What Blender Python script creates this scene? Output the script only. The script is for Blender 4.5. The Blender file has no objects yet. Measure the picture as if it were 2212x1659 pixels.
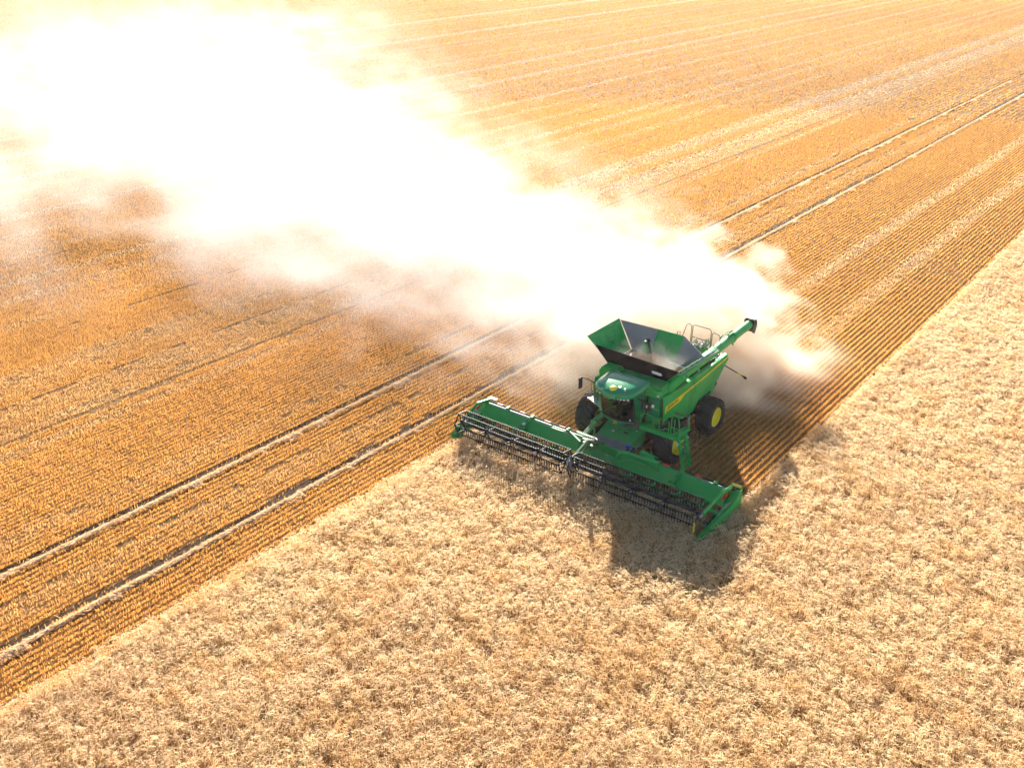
import bpy, bmesh, math, random
import numpy as np
from mathutils import Vector, Matrix

R = math.radians
random.seed(7)
rng = np.random.default_rng(11)
scn = bpy.context.scene

# ------------------------------------------------------------------ camera, sky, sun, exposure
YAW, PITCH, CAM_H = R(37.99), R(25.88), 22.0
cam_d = bpy.data.cameras.new("camera")
cam = bpy.data.objects.new("camera", cam_d)
scn.collection.objects.link(cam)
cam.location = (0, 0, CAM_H)
cam.rotation_euler = (R(90) - PITCH, 0, YAW)
cam_d.sensor_width = 36.0
cam_d.lens = 36.0 * 2130 / 2212
cam_d.clip_start = 0.5
cam_d.clip_end = 3000
scn.camera = cam

SUN_EL = R(17.8)
SUN_AZ = R(-37.8)          # measured from +Y towards +X
world = bpy.data.worlds.new("World")
scn.world = world
world.use_nodes = True
wn = world.node_tree
sky = wn.nodes.new("ShaderNodeTexSky")
sky.sky_type = 'NISHITA'
sky.sun_disc = False
sky.sun_elevation = SUN_EL
sky.sun_rotation = SUN_AZ
sky.dust_density = 0.4
sky.air_density = 0.8
bg = wn.nodes["Background"]
wn.links.new(sky.outputs[0], bg.inputs[0])
bg.inputs[1].default_value = 0.05

sun_d = bpy.data.lights.new("sun", 'SUN')
sun_d.energy = 5.0
sun_d.angle = R(0.5)
sun_d.color = (1.0, 0.93, 0.85)
sun = bpy.data.objects.new("sun", sun_d)
scn.collection.objects.link(sun)
sd = Vector((math.sin(SUN_AZ) * math.cos(SUN_EL), math.cos(SUN_AZ) * math.cos(SUN_EL), math.sin(SUN_EL)))
sun.rotation_euler = sd.to_track_quat('Z', 'Y').to_euler()
sun.location = (-60, 80, 60)

vs = scn.view_settings
vs.view_transform = 'Standard'
vs.look = 'None'
vs.exposure = 2.05
vs.gamma = 1.0
vs.use_curve_mapping = False
cy = scn.cycles
cy.max_bounces = 12
cy.diffuse_bounces = 2
cy.glossy_bounces = 3
cy.transmission_bounces = 4
cy.transparent_max_bounces = 12
cy.volume_bounces = 8
cy.volume_step_rate = 0.18
cy.volume_max_steps = 512
cy.use_denoising = True
cy.use_adaptive_sampling = True
cy.adaptive_threshold = 0.04

# ------------------------------------------------------------------ materials
def mat(name, color, rough=0.6, metal=0.0, coat=0.0, spec=0.5, dirt=None, dirt_amt=0.0, scale=3.0, bump=0.0, var=0.0):
    m = bpy.data.materials.new(name)
    m.use_nodes = True
    nt = m.node_tree
    b = nt.nodes["Principled BSDF"]
    b.inputs["Base Color"].default_value = (*color, 1)
    b.inputs["Roughness"].default_value = rough
    b.inputs["Metallic"].default_value = metal
    b.inputs["Coat Weight"].default_value = coat
    b.inputs["Coat Roughness"].default_value = 0.12
    b.inputs["Specular IOR Level"].default_value = spec
    tc = nt.nodes.new("ShaderNodeTexCoord")
    if dirt or var:
        n = nt.nodes.new("ShaderNodeTexNoise")
        n.inputs["Scale"].default_value = scale
        n.inputs["Detail"].default_value = 6
        nt.links.new(tc.outputs["Object"], n.inputs["Vector"])
        cur = None
        if var:
            mx = nt.nodes.new("ShaderNodeMix"); mx.data_type = 'RGBA'
            mx.inputs[6].default_value = (*[c * (1 - var) for c in color], 1)
            mx.inputs[7].default_value = (*[min(1, c * (1 + var)) for c in color], 1)
            nt.links.new(n.outputs["Fac"], mx.inputs[0]); cur = mx.outputs[2]
        if dirt:
            # settled chaff dust: more on faces that look upwards
            g = nt.nodes.new("ShaderNodeNewGeometry")
            sx = nt.nodes.new("ShaderNodeSeparateXYZ"); nt.links.new(g.outputs["Normal"], sx.inputs[0])
            up = nt.nodes.new("ShaderNodeMapRange"); up.inputs[1].default_value = -0.2; up.inputs[2].default_value = 1.0
            up.inputs[3].default_value = 0.35; up.inputs[4].default_value = 1.0
            nt.links.new(sx.outputs[2], up.inputs[0])
            rp = nt.nodes.new("ShaderNodeMapRange"); rp.inputs[1].default_value = 0.35; rp.inputs[2].default_value = 0.75
            rp.inputs[3].default_value = 0.15; rp.inputs[4].default_value = 1.0
            nt.links.new(n.outputs["Fac"], rp.inputs[0])
            mu = nt.nodes.new("ShaderNodeMath"); mu.operation = 'MULTIPLY'
            nt.links.new(up.outputs[0], mu.inputs[0]); nt.links.new(rp.outputs[0], mu.inputs[1])
            mu2 = nt.nodes.new("ShaderNodeMath"); mu2.operation = 'MULTIPLY'; mu2.inputs[1].default_value = dirt_amt
            nt.links.new(mu.outputs[0], mu2.inputs[0])
            mx = nt.nodes.new("ShaderNodeMix"); mx.data_type = 'RGBA'
            nt.links.new(mu2.outputs[0], mx.inputs[0])
            if cur: nt.links.new(cur, mx.inputs[6])
            else: mx.inputs[6].default_value = (*color, 1)
            mx.inputs[7].default_value = (*dirt, 1)
            cur = mx.outputs[2]
            ra = nt.nodes.new("ShaderNodeMapRange"); ra.inputs[3].default_value = rough; ra.inputs[4].default_value = 0.9
            nt.links.new(mu2.outputs[0], ra.inputs[0]); nt.links.new(ra.outputs[0], b.inputs["Roughness"])
        nt.links.new(cur, b.inputs["Base Color"])
    if bump:
        n2 = nt.nodes.new("ShaderNodeTexNoise"); n2.inputs["Scale"].default_value = 40; n2.inputs["Detail"].default_value = 3
        nt.links.new(tc.outputs["Object"], n2.inputs["Vector"])
        bp = nt.nodes.new("ShaderNodeBump"); bp.inputs["Strength"].default_value = bump; bp.inputs["Distance"].default_value = 0.02
        nt.links.new(n2.outputs["Fac"], bp.inputs["Height"]); nt.links.new(bp.outputs[0], b.inputs["Normal"])
    return m

TAN = (0.42, 0.31, 0.19)
M_GREEN = mat("green_paint", (0.018, 0.40, 0.068), 0.38, coat=0.0, spec=0.22, dirt=TAN, dirt_amt=0.05, scale=2.2, var=0.08)
M_GREEND = mat("green_dusty_paint", (0.018, 0.34, 0.065), 0.5, coat=0.0, spec=0.2, dirt=TAN, dirt_amt=0.13, scale=3.0, var=0.1)
M_ROOF = mat("green_roof_paint", (0.008, 0.27, 0.10), 0.16, spec=0.4, dirt=TAN, dirt_amt=0.06, scale=2.0)
M_YELLOW = mat("yellow_paint", (0.90, 0.74, 0.01), 0.4)
M_BLACK = mat("black_rubber", (0.014, 0.012, 0.013), 0.7, spec=0.25, dirt=TAN, dirt_amt=0.1, scale=4)
M_REEL = mat("reel_metal", (0.02, 0.018, 0.021), 0.6, metal=0.0, spec=0.25)
M_TYRE = mat("tyre_rubber", (0.022, 0.020, 0.022), 0.8, spec=0.2, dirt=(0.22, 0.16, 0.11), dirt_amt=0.16, scale=5, bump=0.2)
M_GREY = mat("grey_tank_fabric", (0.30, 0.27, 0.27), 0.75, dirt=TAN, dirt_amt=0.3, scale=2, var=0.1)
M_DARKGREY = mat("dark_fabric", (0.010, 0.008, 0.008), 0.85, spec=0.05, dirt=TAN, dirt_amt=0.04, scale=3)
M_STEEL = mat("grey_steel", (0.35, 0.34, 0.36), 0.35, metal=0.7, dirt=TAN, dirt_amt=0.2)
M_WHITE = mat("white_label", (0.8, 0.8, 0.78), 0.5)
M_RED = mat("red_reflector", (0.7, 0.02, 0.03), 0.35)
M_ORANGE = mat("orange_lamp", (0.8, 0.18, 0.02), 0.3)
M_BLUE = mat("blue_plastic", (0.01, 0.12, 0.55), 0.4)
M_INTER = mat("cab_interior", (0.05, 0.048, 0.045), 0.7)
M_TEXT = mat("dark_lettering", (0.05, 0.035, 0.005), 0.5)
M_SKIN = mat("skin", (0.55, 0.32, 0.22), 0.55)
M_SHIRT = mat("blue_shirt", (0.03, 0.12, 0.42), 0.8)
M_TROUS = mat("navy_trousers", (0.02, 0.025, 0.05), 0.8)
M_HAIR = mat("brown_hair", (0.06, 0.035, 0.02), 0.7)
M_GRAIN = mat("grain", (0.80, 0.38, 0.16), 0.8, var=0.25, scale=9, bump=0.6)

def glass_mat():
    m = bpy.data.materials.new("tinted_glass"); m.use_nodes = True
    nt = m.node_tree; nt.nodes.clear()
    o = nt.nodes.new("ShaderNodeOutputMaterial")
    tr = nt.nodes.new("ShaderNodeBsdfTransparent"); tr.inputs[0].default_value = (0.20, 0.245, 0.235, 1)
    gl = nt.nodes.new("ShaderNodeBsdfGlossy"); gl.inputs["Roughness"].default_value = 0.03
    fr = nt.nodes.new("ShaderNodeFresnel"); fr.inputs[0].default_value = 1.5
    mx = nt.nodes.new("ShaderNodeMixShader")
    nt.links.new(fr.outputs[0], mx.inputs[0]); nt.links.new(tr.outputs[0], mx.inputs[1]); nt.links.new(gl.outputs[0], mx.inputs[2])
    nt.links.new(mx.outputs[0], o.inputs[0])
    return m
M_GLASS = glass_mat()

def straw_mat(name, trans=0.5, rough=0.75):
    """dry stalk: colour from the per-blade attribute, lets light through"""
    m = bpy.data.materials.new(name); m.use_nodes = True
    nt = m.node_tree; nt.nodes.clear()
    o = nt.nodes.new("ShaderNodeOutputMaterial")
    at = nt.nodes.new("ShaderNodeAttribute"); at.attribute_name = "col"
    d = nt.nodes.new("ShaderNodeBsdfDiffuse"); t = nt.nodes.new("ShaderNodeBsdfTranslucent")
    mx = nt.nodes.new("ShaderNodeMixShader"); mx.inputs[0].default_value = trans
    nt.links.new(at.outputs["Color"], d.inputs[0]); nt.links.new(at.outputs["Color"], t.inputs[0])
    nt.links.new(d.outputs[0], mx.inputs[1]); nt.links.new(t.outputs[0], mx.inputs[2])
    nt.links.new(mx.outputs[0], o.inputs[0])
    return m
M_WHEAT = straw_mat("ripe_wheat", 0.5)
M_STUB = straw_mat("stubble_straw", 0.55)

# ------------------------------------------------------------------ mesh helpers
COL = scn.collection

def tag(o, label=None, cat=None, group=None, kind=None):
    if label: o["label"] = label
    if cat: o["category"] = cat
    if group: o["group"] = group
    if kind: o["kind"] = kind
    return o

class MB:
    """collects shapes, then links them as one mesh object"""
    def __init__(s): s.v = []; s.f = []; s.m = []; s.cur = 0
    def add(s, verts, faces, mi=None):
        n = len(s.v)
        s.v += [tuple(p) for p in verts]
        for f in faces:
            s.f.append(tuple(i + n for i in f)); s.m.append(s.cur if mi is None else mi)
        return s
    def box(s, c, size, rot=None, mi=None):
        x, y, z = [q / 2 for q in size]
        vs = [Vector((a * x, b * y, d * z)) for a in (-1, 1) for b in (-1, 1) for d in (-1, 1)]
        if rot is not None: vs = [rot @ q for q in vs]
        vs = [q + Vector(c) for q in vs]
        return s.add(vs, [(0, 1, 3, 2), (4, 6, 7, 5), (0, 4, 5, 1), (2, 3, 7, 6), (0, 2, 6, 4), (1, 5, 7, 3)], mi)
    def span(s, lo, hi, mi=None):
        return s.box([(a + b) / 2 for a, b in zip(lo, hi)], [abs(b - a) for a, b in zip(lo, hi)], None, mi)
    def bar(s, a, b, w, h, mi=None, upv=(0, 0, 1)):
        a, b = Vector(a), Vector(b); d = b - a
        x = d.normalized(); up = Vector(upv)
        if abs(x.dot(up)) > 0.98: up = Vector((0, 1, 0))
        y = up.cross(x).normalized(); z = x.cross(y)
        m = Matrix((x, y, z)).transposed()
        return s.box((a + b) / 2, (d.length, w, h), m, mi)
    def tube(s, pts, r, n=8, mi=None, cap=True):
        pts = [Vector(p) for p in pts]
        rs = r if isinstance(r, (list, tuple)) else [r] * len(pts)
        rings = []; vs = []; up0 = None
        for i, p in enumerate(pts):
            t = (pts[min(i + 1, len(pts) - 1)] - pts[max(i - 1, 0)]).normalized()
            if up0 is None:
                up0 = Vector((0, 0, 1)) if abs(t.z) < 0.9 else Vector((1, 0, 0))
            a = (up0 - t * up0.dot(t)).normalized(); up0 = a
            b = t.cross(a)
            rings.append(len(vs))
            for k in range(n):
                an = 2 * math.pi * k / n
                vs.append(p + (a * math.cos(an) + b * math.sin(an)) * rs[i])
        fs = []
        for i in range(len(pts) - 1):
            for k in range(n):
                k2 = (k + 1) % n
                fs.append((rings[i] + k, rings[i] + k2, rings[i + 1] + k2, rings[i + 1] + k))
        if cap:
            fs.append(tuple(range(n - 1, -1, -1))); fs.append(tuple(rings[-1] + k for k in range(n)))
        return s.add(vs, fs, mi)
    def prism(s, poly, axis, lo, hi, mi=None):
        """poly of 2-D points extruded along axis 'x','y','z' from lo to hi (2-D = remaining axes in order)"""
        def P(p, t):
            return {'x': (t, p[0], p[1]), 'y': (p[0], t, p[1]), 'z': (p[0], p[1], t)}[axis]
        n = len(poly)
        vs = [P(p, lo) for p in poly] + [P(p, hi) for p in poly]
        fs = [tuple(range(n)), tuple(range(2 * n - 1, n - 1, -1))]
        fs += [(i, n + i, n + (i + 1) % n, (i + 1) % n) for i in range(n)]
        return s.add(vs, fs, mi)
    def lathe(s, prof, c, axis='x', n=32, mi=None):
        """prof: (offset along axis, radius)"""
        vs = []; fs = []; k = len(prof)
        for i in range(n):
            a = 2 * math.pi * i / n
            for (o, r) in prof:
                q = {'x': (o, r * math.cos(a), r * math.sin(a)), 'z': (r * math.cos(a), r * math.sin(a), o), 'y': (r * math.cos(a), o, r * math.sin(a))}[axis]
                vs.append((c[0] + q[0], c[1] + q[1], c[2] + q[2]))
        for i in range(n):
            j = (i + 1) % n
            for t in range(k - 1):
                fs.append((i * k + t, i * k + t + 1, j * k + t + 1, j * k + t))
        return s.add(vs, fs, mi)
    def grid(s, rows, thick=None, mi=None):
        """rows of equal length point lists -> sheet"""
        n = len(rows[0]); vs = [p for r in rows for p in r]
        fs = [(i * n + j, i * n + j + 1, (i + 1) * n + j + 1, (i + 1) * n + j) for i in range(len(rows) - 1) for j in range(n - 1)]
        return s.add(vs, fs, mi)
    def build(s, name, m, parent=None, smooth=False, solid=0.0, bevel=0.0, fix=True):
        me = bpy.data.meshes.new(name)
        me.from_pydata(s.v, [], s.f)
        ms = m if isinstance(m, (list, tuple)) else [m]
        for q in ms: me.materials.append(q)
        me.polygons.foreach_set("material_index", s.m)
        if fix:
            bm = bmesh.new(); bm.from_mesh(me)
            bmesh.ops.recalc_face_normals(bm, faces=bm.faces)
            bm.to_mesh(me); bm.free()
        if smooth:
            me.polygons.foreach_set("use_smooth", [True] * len(me.polygons))
            me.set_sharp_from_angle(angle=R(38))
        me.update()
        o = bpy.data.objects.new(name, me); COL.objects.link(o)
        if parent is not None: o.parent = parent
        if solid:
            md = o.modifiers.new("thickness", 'SOLIDIFY'); md.thickness = solid; md.offset = 0
        if bevel:
            md = o.modifiers.new("edge", 'BEVEL'); md.width = bevel; md.segments = 2; md.limit_method = 'ANGLE'; md.angle_limit = R(40)
        return o

def empty(name, loc, parent=None):
    o = bpy.data.objects.new(name, None); COL.objects.link(o); o.location = loc
    if parent is not None: o.parent = parent
    return o

def quads_mesh(name, V, colors, m, smooth=False):
    """V: (n,4,3) separate quads; colors (n,3)"""
    n = len(V)
    me = bpy.data.meshes.new(name)
    me.vertices.add(n * 4); me.loops.add(n * 4); me.polygons.add(n)
    me.vertices.foreach_set("co", V.astype(np.float32).ravel())
    me.loops.foreach_set("vertex_index", np.arange(n * 4, dtype=np.int32))
    me.polygons.foreach_set("loop_start", np.arange(0, n * 4, 4, dtype=np.int32))
    me.update(calc_edges=True)
    at = me.attributes.new("col", 'FLOAT_COLOR', 'POINT')
    c = np.ones((n, 4, 4), np.float32); c[:, :, :3] = colors[:, None, :]
    at.data.foreach_set("color", c.ravel())
    me.materials.append(m)
    o = bpy.data.objects.new(name, me); COL.objects.link(o)
    return o

# smooth 2-D value noise for the fields
def vnoise(x, y, scale, seed):
    g = np.random.default_rng(seed).random((257, 257))
    u = x / scale + 1000.37; v = y / scale + 1000.71
    i = np.floor(u).astype(int); j = np.floor(v).astype(int)
    a = u - i; b = v - j
    a = a * a * (3 - 2 * a); b = b * b * (3 - 2 * b)
    i %= 256; j %= 256
    return (g[i, j] * (1 - a) + g[i + 1, j] * a) * (1 - b) + (g[i, j + 1] * (1 - a) + g[i + 1, j + 1] * a) * b

cyaw, syaw, cp, sp = math.cos(YAW), math.sin(YAW), math.cos(PITCH), math.sin(PITCH)
FPX = 2130 / 2212
def in_view(x, y, z, mx=0.06, my=0.06):
    """True where a point could show in (or just beside) the picture"""
    dz = z - CAM_H
    a = x * cyaw + y * syaw
    h = -x * syaw + y * cyaw
    d = h * cp - dz * sp
    u = h * sp + dz * cp
    ok = d > 1
    d = np.where(ok, d, 1)
    return ok & (np.abs(FPX * a / d) < 0.5 + mx) & (np.abs(FPX * u / d) < 0.375 + my)

# ------------------------------------------------------------------ the field
CX = -19.8            # middle of the machine and of the strip being cut
EDGE_L, EDGE_R = -25.55, -13.3
CUT_Y = 30.0
PASS = 12.5

def ground():
    m = bpy.data.materials.new("field_soil_and_straw"); m.use_nodes = True
    nt = m.node_tree; b = nt.nodes["Principled BSDF"]
    b.inputs["Roughness"].default_value = 0.95; b.inputs["Specular IOR Level"].default_value = 0.1
    tc = nt.nodes.new("ShaderNodeTexCoord")
    mp = nt.nodes.new("ShaderNodeMapping"); mp.inputs["Scale"].default_value = (6, 1.2, 1)
    nt.links.new(tc.outputs["Object"], mp.inputs[0])
    n = nt.nodes.new("ShaderNodeTexNoise"); n.inputs["Scale"].default_value = 3; n.inputs["Detail"].default_value = 8; n.inputs["Roughness"].default_value = 0.7
    nt.links.new(mp.outputs[0], n.inputs["Vector"])
    cr = nt.nodes.new("ShaderNodeValToRGB")
    cr.color_ramp.elements[0].position = 0.35; cr.color_ramp.elements[0].color = (0.15, 0.075, 0.025, 1)
    cr.color_ramp.elements[1].position = 0.7; cr.color_ramp.elements[1].color = (0.46, 0.24, 0.07, 1)
    nt.links.new(n.outputs["Fac"], cr.inputs[0])
    n2 = nt.nodes.new("ShaderNodeTexNoise"); n2.inputs["Scale"].default_value = 0.06; n2.inputs["Detail"].default_value = 3
    nt.links.new(tc.outputs["Object"], n2.inputs["Vector"])
    mx = nt.nodes.new("ShaderNodeMix"); mx.data_type = 'RGBA'; mx.blend_type = 'MULTIPLY'; mx.inputs[0].default_value = 0.35
    nt.links.new(cr.outputs[0], mx.inputs[6]); nt.links.new(n2.outputs["Fac"], mx.inputs[7])
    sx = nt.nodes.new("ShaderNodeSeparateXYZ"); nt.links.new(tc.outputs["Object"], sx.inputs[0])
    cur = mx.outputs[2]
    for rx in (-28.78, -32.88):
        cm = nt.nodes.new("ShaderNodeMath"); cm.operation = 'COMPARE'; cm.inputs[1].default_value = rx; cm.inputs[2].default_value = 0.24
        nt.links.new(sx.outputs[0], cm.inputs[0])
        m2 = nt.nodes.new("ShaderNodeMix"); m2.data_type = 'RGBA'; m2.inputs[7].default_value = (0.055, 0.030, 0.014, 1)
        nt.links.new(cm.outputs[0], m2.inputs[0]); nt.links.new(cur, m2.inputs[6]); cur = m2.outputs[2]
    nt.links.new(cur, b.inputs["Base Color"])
    bp = nt.nodes.new("ShaderNodeBump"); bp.inputs["Strength"].default_value = 0.8; bp.inputs["Distance"].default_value = 0.06
    nt.links.new(n.outputs["Fac"], bp.inputs["Height"]); nt.links.new(bp.outputs[0], b.inputs["Normal"])
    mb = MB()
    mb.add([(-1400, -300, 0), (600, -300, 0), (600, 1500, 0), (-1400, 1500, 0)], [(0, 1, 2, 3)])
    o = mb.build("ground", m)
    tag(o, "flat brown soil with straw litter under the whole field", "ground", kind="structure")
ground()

# tracks across the harvested part: pale flattened wheel tracks of each pass, dark ruts, straw ridges
FLATS = []            # centre x, half width, strength
RUTS = [(-28.78, 0.17), (-32.88, 0.16), (-42.02, 0.17), (-45.45, 0.12), (-34.42, 0.14), (-30.95, 0.10), (-53.0, 0.1), (-66.0, 0.1), (-80.5, 0.12), (-104, 0.2), (-118.5, 0.2)]
RIDGES = [(-28.42, 0.15), (-32.52, 0.14)]
for k in range(14):
    c = CX - PASS * k
    for s in (-2.05, 2.05):
        FLATS.append((c + s + random.uniform(-0.15, 0.15), random.uniform(0.38, 0.55), random.uniform(0.5, 0.8) if k == 0 else random.uniform(0.2, 0.45)))
FLATS += [(-44.6, 0.85, 1.15), (-42.9, 0.3, 0.6), (-40.9, 0.3, 0.5), (-48.3, 0.8, 1.1), (-97.7, 0.5, 1.2), (-62.4, 0.4, 0.8), (-76.7, 0.45, 0.9), (-130, 0.8, 1.3), (-150, 1.0, 1.2), (-88.5, 0.6, 1.2)]

def track_state(x, y):
    flat = np.zeros_like(x); rut = np.zeros_like(x); ridge = np.zeros_like(x)
    wob = (vnoise(y * 0 + 3.3, y, 9.0, 5) - 0.5) * 0.22
    for (c, w, s) in FLATS:
        st = s * (0.45 + 1.0 * vnoise(y * 0 + c * 7, y, 2.2, 9))
        if c in (-44.6, -48.3): st = st * np.where(y < 55, 0.4, 1.0)
        flat = np.maximum(flat, np.clip(1.6 - np.abs(x - c - wob) / w, 0, 1) * st)
    for (c, w) in RUTS:
        on = 1.0 if w > 0.155 else (vnoise(y * 0 + c * 5, y, 0.9, 23) > 0.52)
        rut = np.maximum(rut, on * (np.abs(x - c - wob * 0.6) < w * (0.75 + 0.5 * vnoise(y * 0 + c, y, 1.3, 21))).astype(float))
    for (c, w) in RIDGES:
        ridge = np.maximum(ridge, np.clip(1.5 - np.abs(x - c - wob * 0.6) / w, 0, 1))
    return np.clip(flat, 0, 1), rut, ridge

ORANGE = np.array([0.72, 0.36, 0.075]); PALE = np.array([0.80, 0.55, 0.28]); BROWN = np.array([0.33, 0.15, 0.04])

def blades(x, y, z0, h, w, lean, col, n_seed):
    """one upright strip per point, faces roughly across the picture but turned at random"""
    n = len(x)
    a = rng.uniform(0, math.pi, n)
    dx, dy = np.cos(a) * w / 2, np.sin(a) * w / 2
    la = rng.uniform(0, 2 * math.pi, n)
    lx, ly = np.cos(la) * lean * h, np.sin(la) * lean * h
    hz = h * np.sqrt(np.clip(1 - lean ** 2, 0.05, 1))
    V = np.empty((n, 4, 3))
    V[:, 0] = np.stack([x - dx, y - dy, z0], 1)
    V[:, 1] = np.stack([x + dx, y + dy, z0], 1)
    V[:, 2] = np.stack([x + dx * 0.8 + lx, y + dy * 0.8 + ly, z0 + hz], 1)
    V[:, 3] = np.stack([x - dx * 0.8 + lx, y - dy * 0.8 + ly, z0 + hz], 1)
    return V, col

def stubble():
    Vs, Cs = [], []
    camd = lambda x, y: np.hypot(x, y)
    # (from, to distance, row spacing, step along the row, blade width, height)
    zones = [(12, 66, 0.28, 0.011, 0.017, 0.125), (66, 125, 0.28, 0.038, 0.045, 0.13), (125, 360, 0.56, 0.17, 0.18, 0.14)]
    for zi, (d0, d1, rs, st, bw, bh) in enumerate(zones):
        xs = np.arange(EDGE_R - 0.25, -320 if zi == 2 else -125, -rs)
        ys = np.arange(4, d1, st)
        for x0 in xs:
            y = ys + rng.uniform(0, st, len(ys))
            x = np.full(len(y), x0)
            d = camd(x, y)
            jit = rng.uniform(-6, 6, len(y)) * (zi > -1)
            k = (d + jit >= d0) & (d + jit < d1) & in_view(x, y, np.zeros(len(y)), 0.20, 0.16)
            # standing crop in front of the cutter
            k &= ~((x > EDGE_L + 0.1) & (y < CUT_Y + 0.6))
            x, y = x[k], y[k]
            if len(x) == 0: continue
            flat, rut, ridge = track_state(x, y)
            strip = (x > CX - PASS / 2)
            # the strip just cut keeps crisp rows, older passes are looser
            spread = np.where(strip, 0.026, 0.038) * (1 if zi < 2 else 2.5)
            clump = vnoise(x * 3.1, y, 0.45, 31)
            gap = rng.random(len(x)) < (0.08 + 0.6 * (vnoise(x, y, 0.55, 41) * 0.75 + 0.25 * flat > 0.72)) 
            keep = ((rut < 0.5) | (rng.random(len(x)) < 0.10)) & ~gap
            
            x, y, flat, ridge, clump, strip, spread = [q[keep] for q in (x, y, flat, ridge, clump, strip, spread)]
            n = len(x)
            x = x + rng.normal(0, 1, n) * (spread + 0.10 * flat)
            h = bh * (0.72 + 0.55 * clump) * rng.uniform(0.8, 1.15, n) * (1 - 0.35 * flat)
            lean = np.clip(rng.uniform(0.05, 0.6, n) + 0.6 * flat * rng.random(n), 0, 0.95)
            t = np.clip(flat * rng.uniform(0.5, 1.1, n) * (1.0 + 0.4 * (zi > 0)) + 0.12 * rng.random(n), 0, 1)[:, None]
            big = vnoise(x, y, 14, 51)[:, None]
            base = ORANGE * (0.86 + 0.22 * big) 
            b2 = (rng.random(n) < 0.06)[:, None]
            base = np.where(b2, BROWN, base)
            col = (base * (1 - t) + PALE * t) * (0.64 if zi == 2 else 0.82 if zi == 1 else 1.0) * rng.uniform(0.82, 1.14, n)[:, None]  # far zones darkened in colour for the self-shadow their sparse blades lack
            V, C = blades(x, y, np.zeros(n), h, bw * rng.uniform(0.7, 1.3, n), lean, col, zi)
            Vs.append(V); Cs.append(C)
    # loose straw lying on the stubble, thick on the flattened tracks
    n = 260000
    d = 15 + 110 * rng.random(n) ** 0.8
    a = YAW + rng.uniform(-0.6, 0.6, n)
    x = -np.sin(a) * d; y = np.cos(a) * d
    flat, rut, ridge = track_state(x, y)
    k = (x < EDGE_R - 0.2) & ~((x > EDGE_L) & (y < CUT_Y + 0.6)) & in_view(x, y, np.zeros(n)) & (rng.random(n) < 0.025 + 0.75 * np.maximum(flat, 0))
    x, y, d = x[k], y[k], d[k]; n = len(x)
    L = rng.uniform(0.08, 0.24, n); an = rng.normal(math.pi / 2, 1.0, n); w = np.maximum(0.0055, d * 0.00022)
    z = rng.uniform(0.05, 0.2, n)
    ex, ey = np.cos(an) * L / 2, np.sin(an) * L / 2
    px, py = -np.sin(an) * w, np.cos(an) * w
    dz = rng.normal(0, 0.05, n); roll = rng.uniform(-math.pi, math.pi, n); pz = np.sin(roll) * w; px *= np.cos(roll); py *= np.cos(roll)
    V = np.empty((n, 4, 3))
    V[:, 0] = np.stack([x - ex - px, y - ey - py, z - dz - pz], 1); V[:, 1] = np.stack([x + ex - px, y + ey - py, z + dz - pz], 1)
    V[:, 2] = np.stack([x + ex + px, y + ey + py, z + dz + pz], 1); V[:, 3] = np.stack([x - ex + px, y - ey + py, z - dz + pz], 1)
    Vs.append(V); Cs.append(np.array([0.80, 0.53, 0.24]) * rng.uniform(0.75, 1.1, n)[:, None])
    V = np.concatenate(Vs); C = np.concatenate(Cs)
    print("stubble quads", len(V))
    o = quads_mesh("stubble", V, C, M_STUB)
    tag(o, "orange cut wheat stubble standing in long parallel drilled rows with pale wheel tracks", "stubble", kind="stuff")

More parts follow.
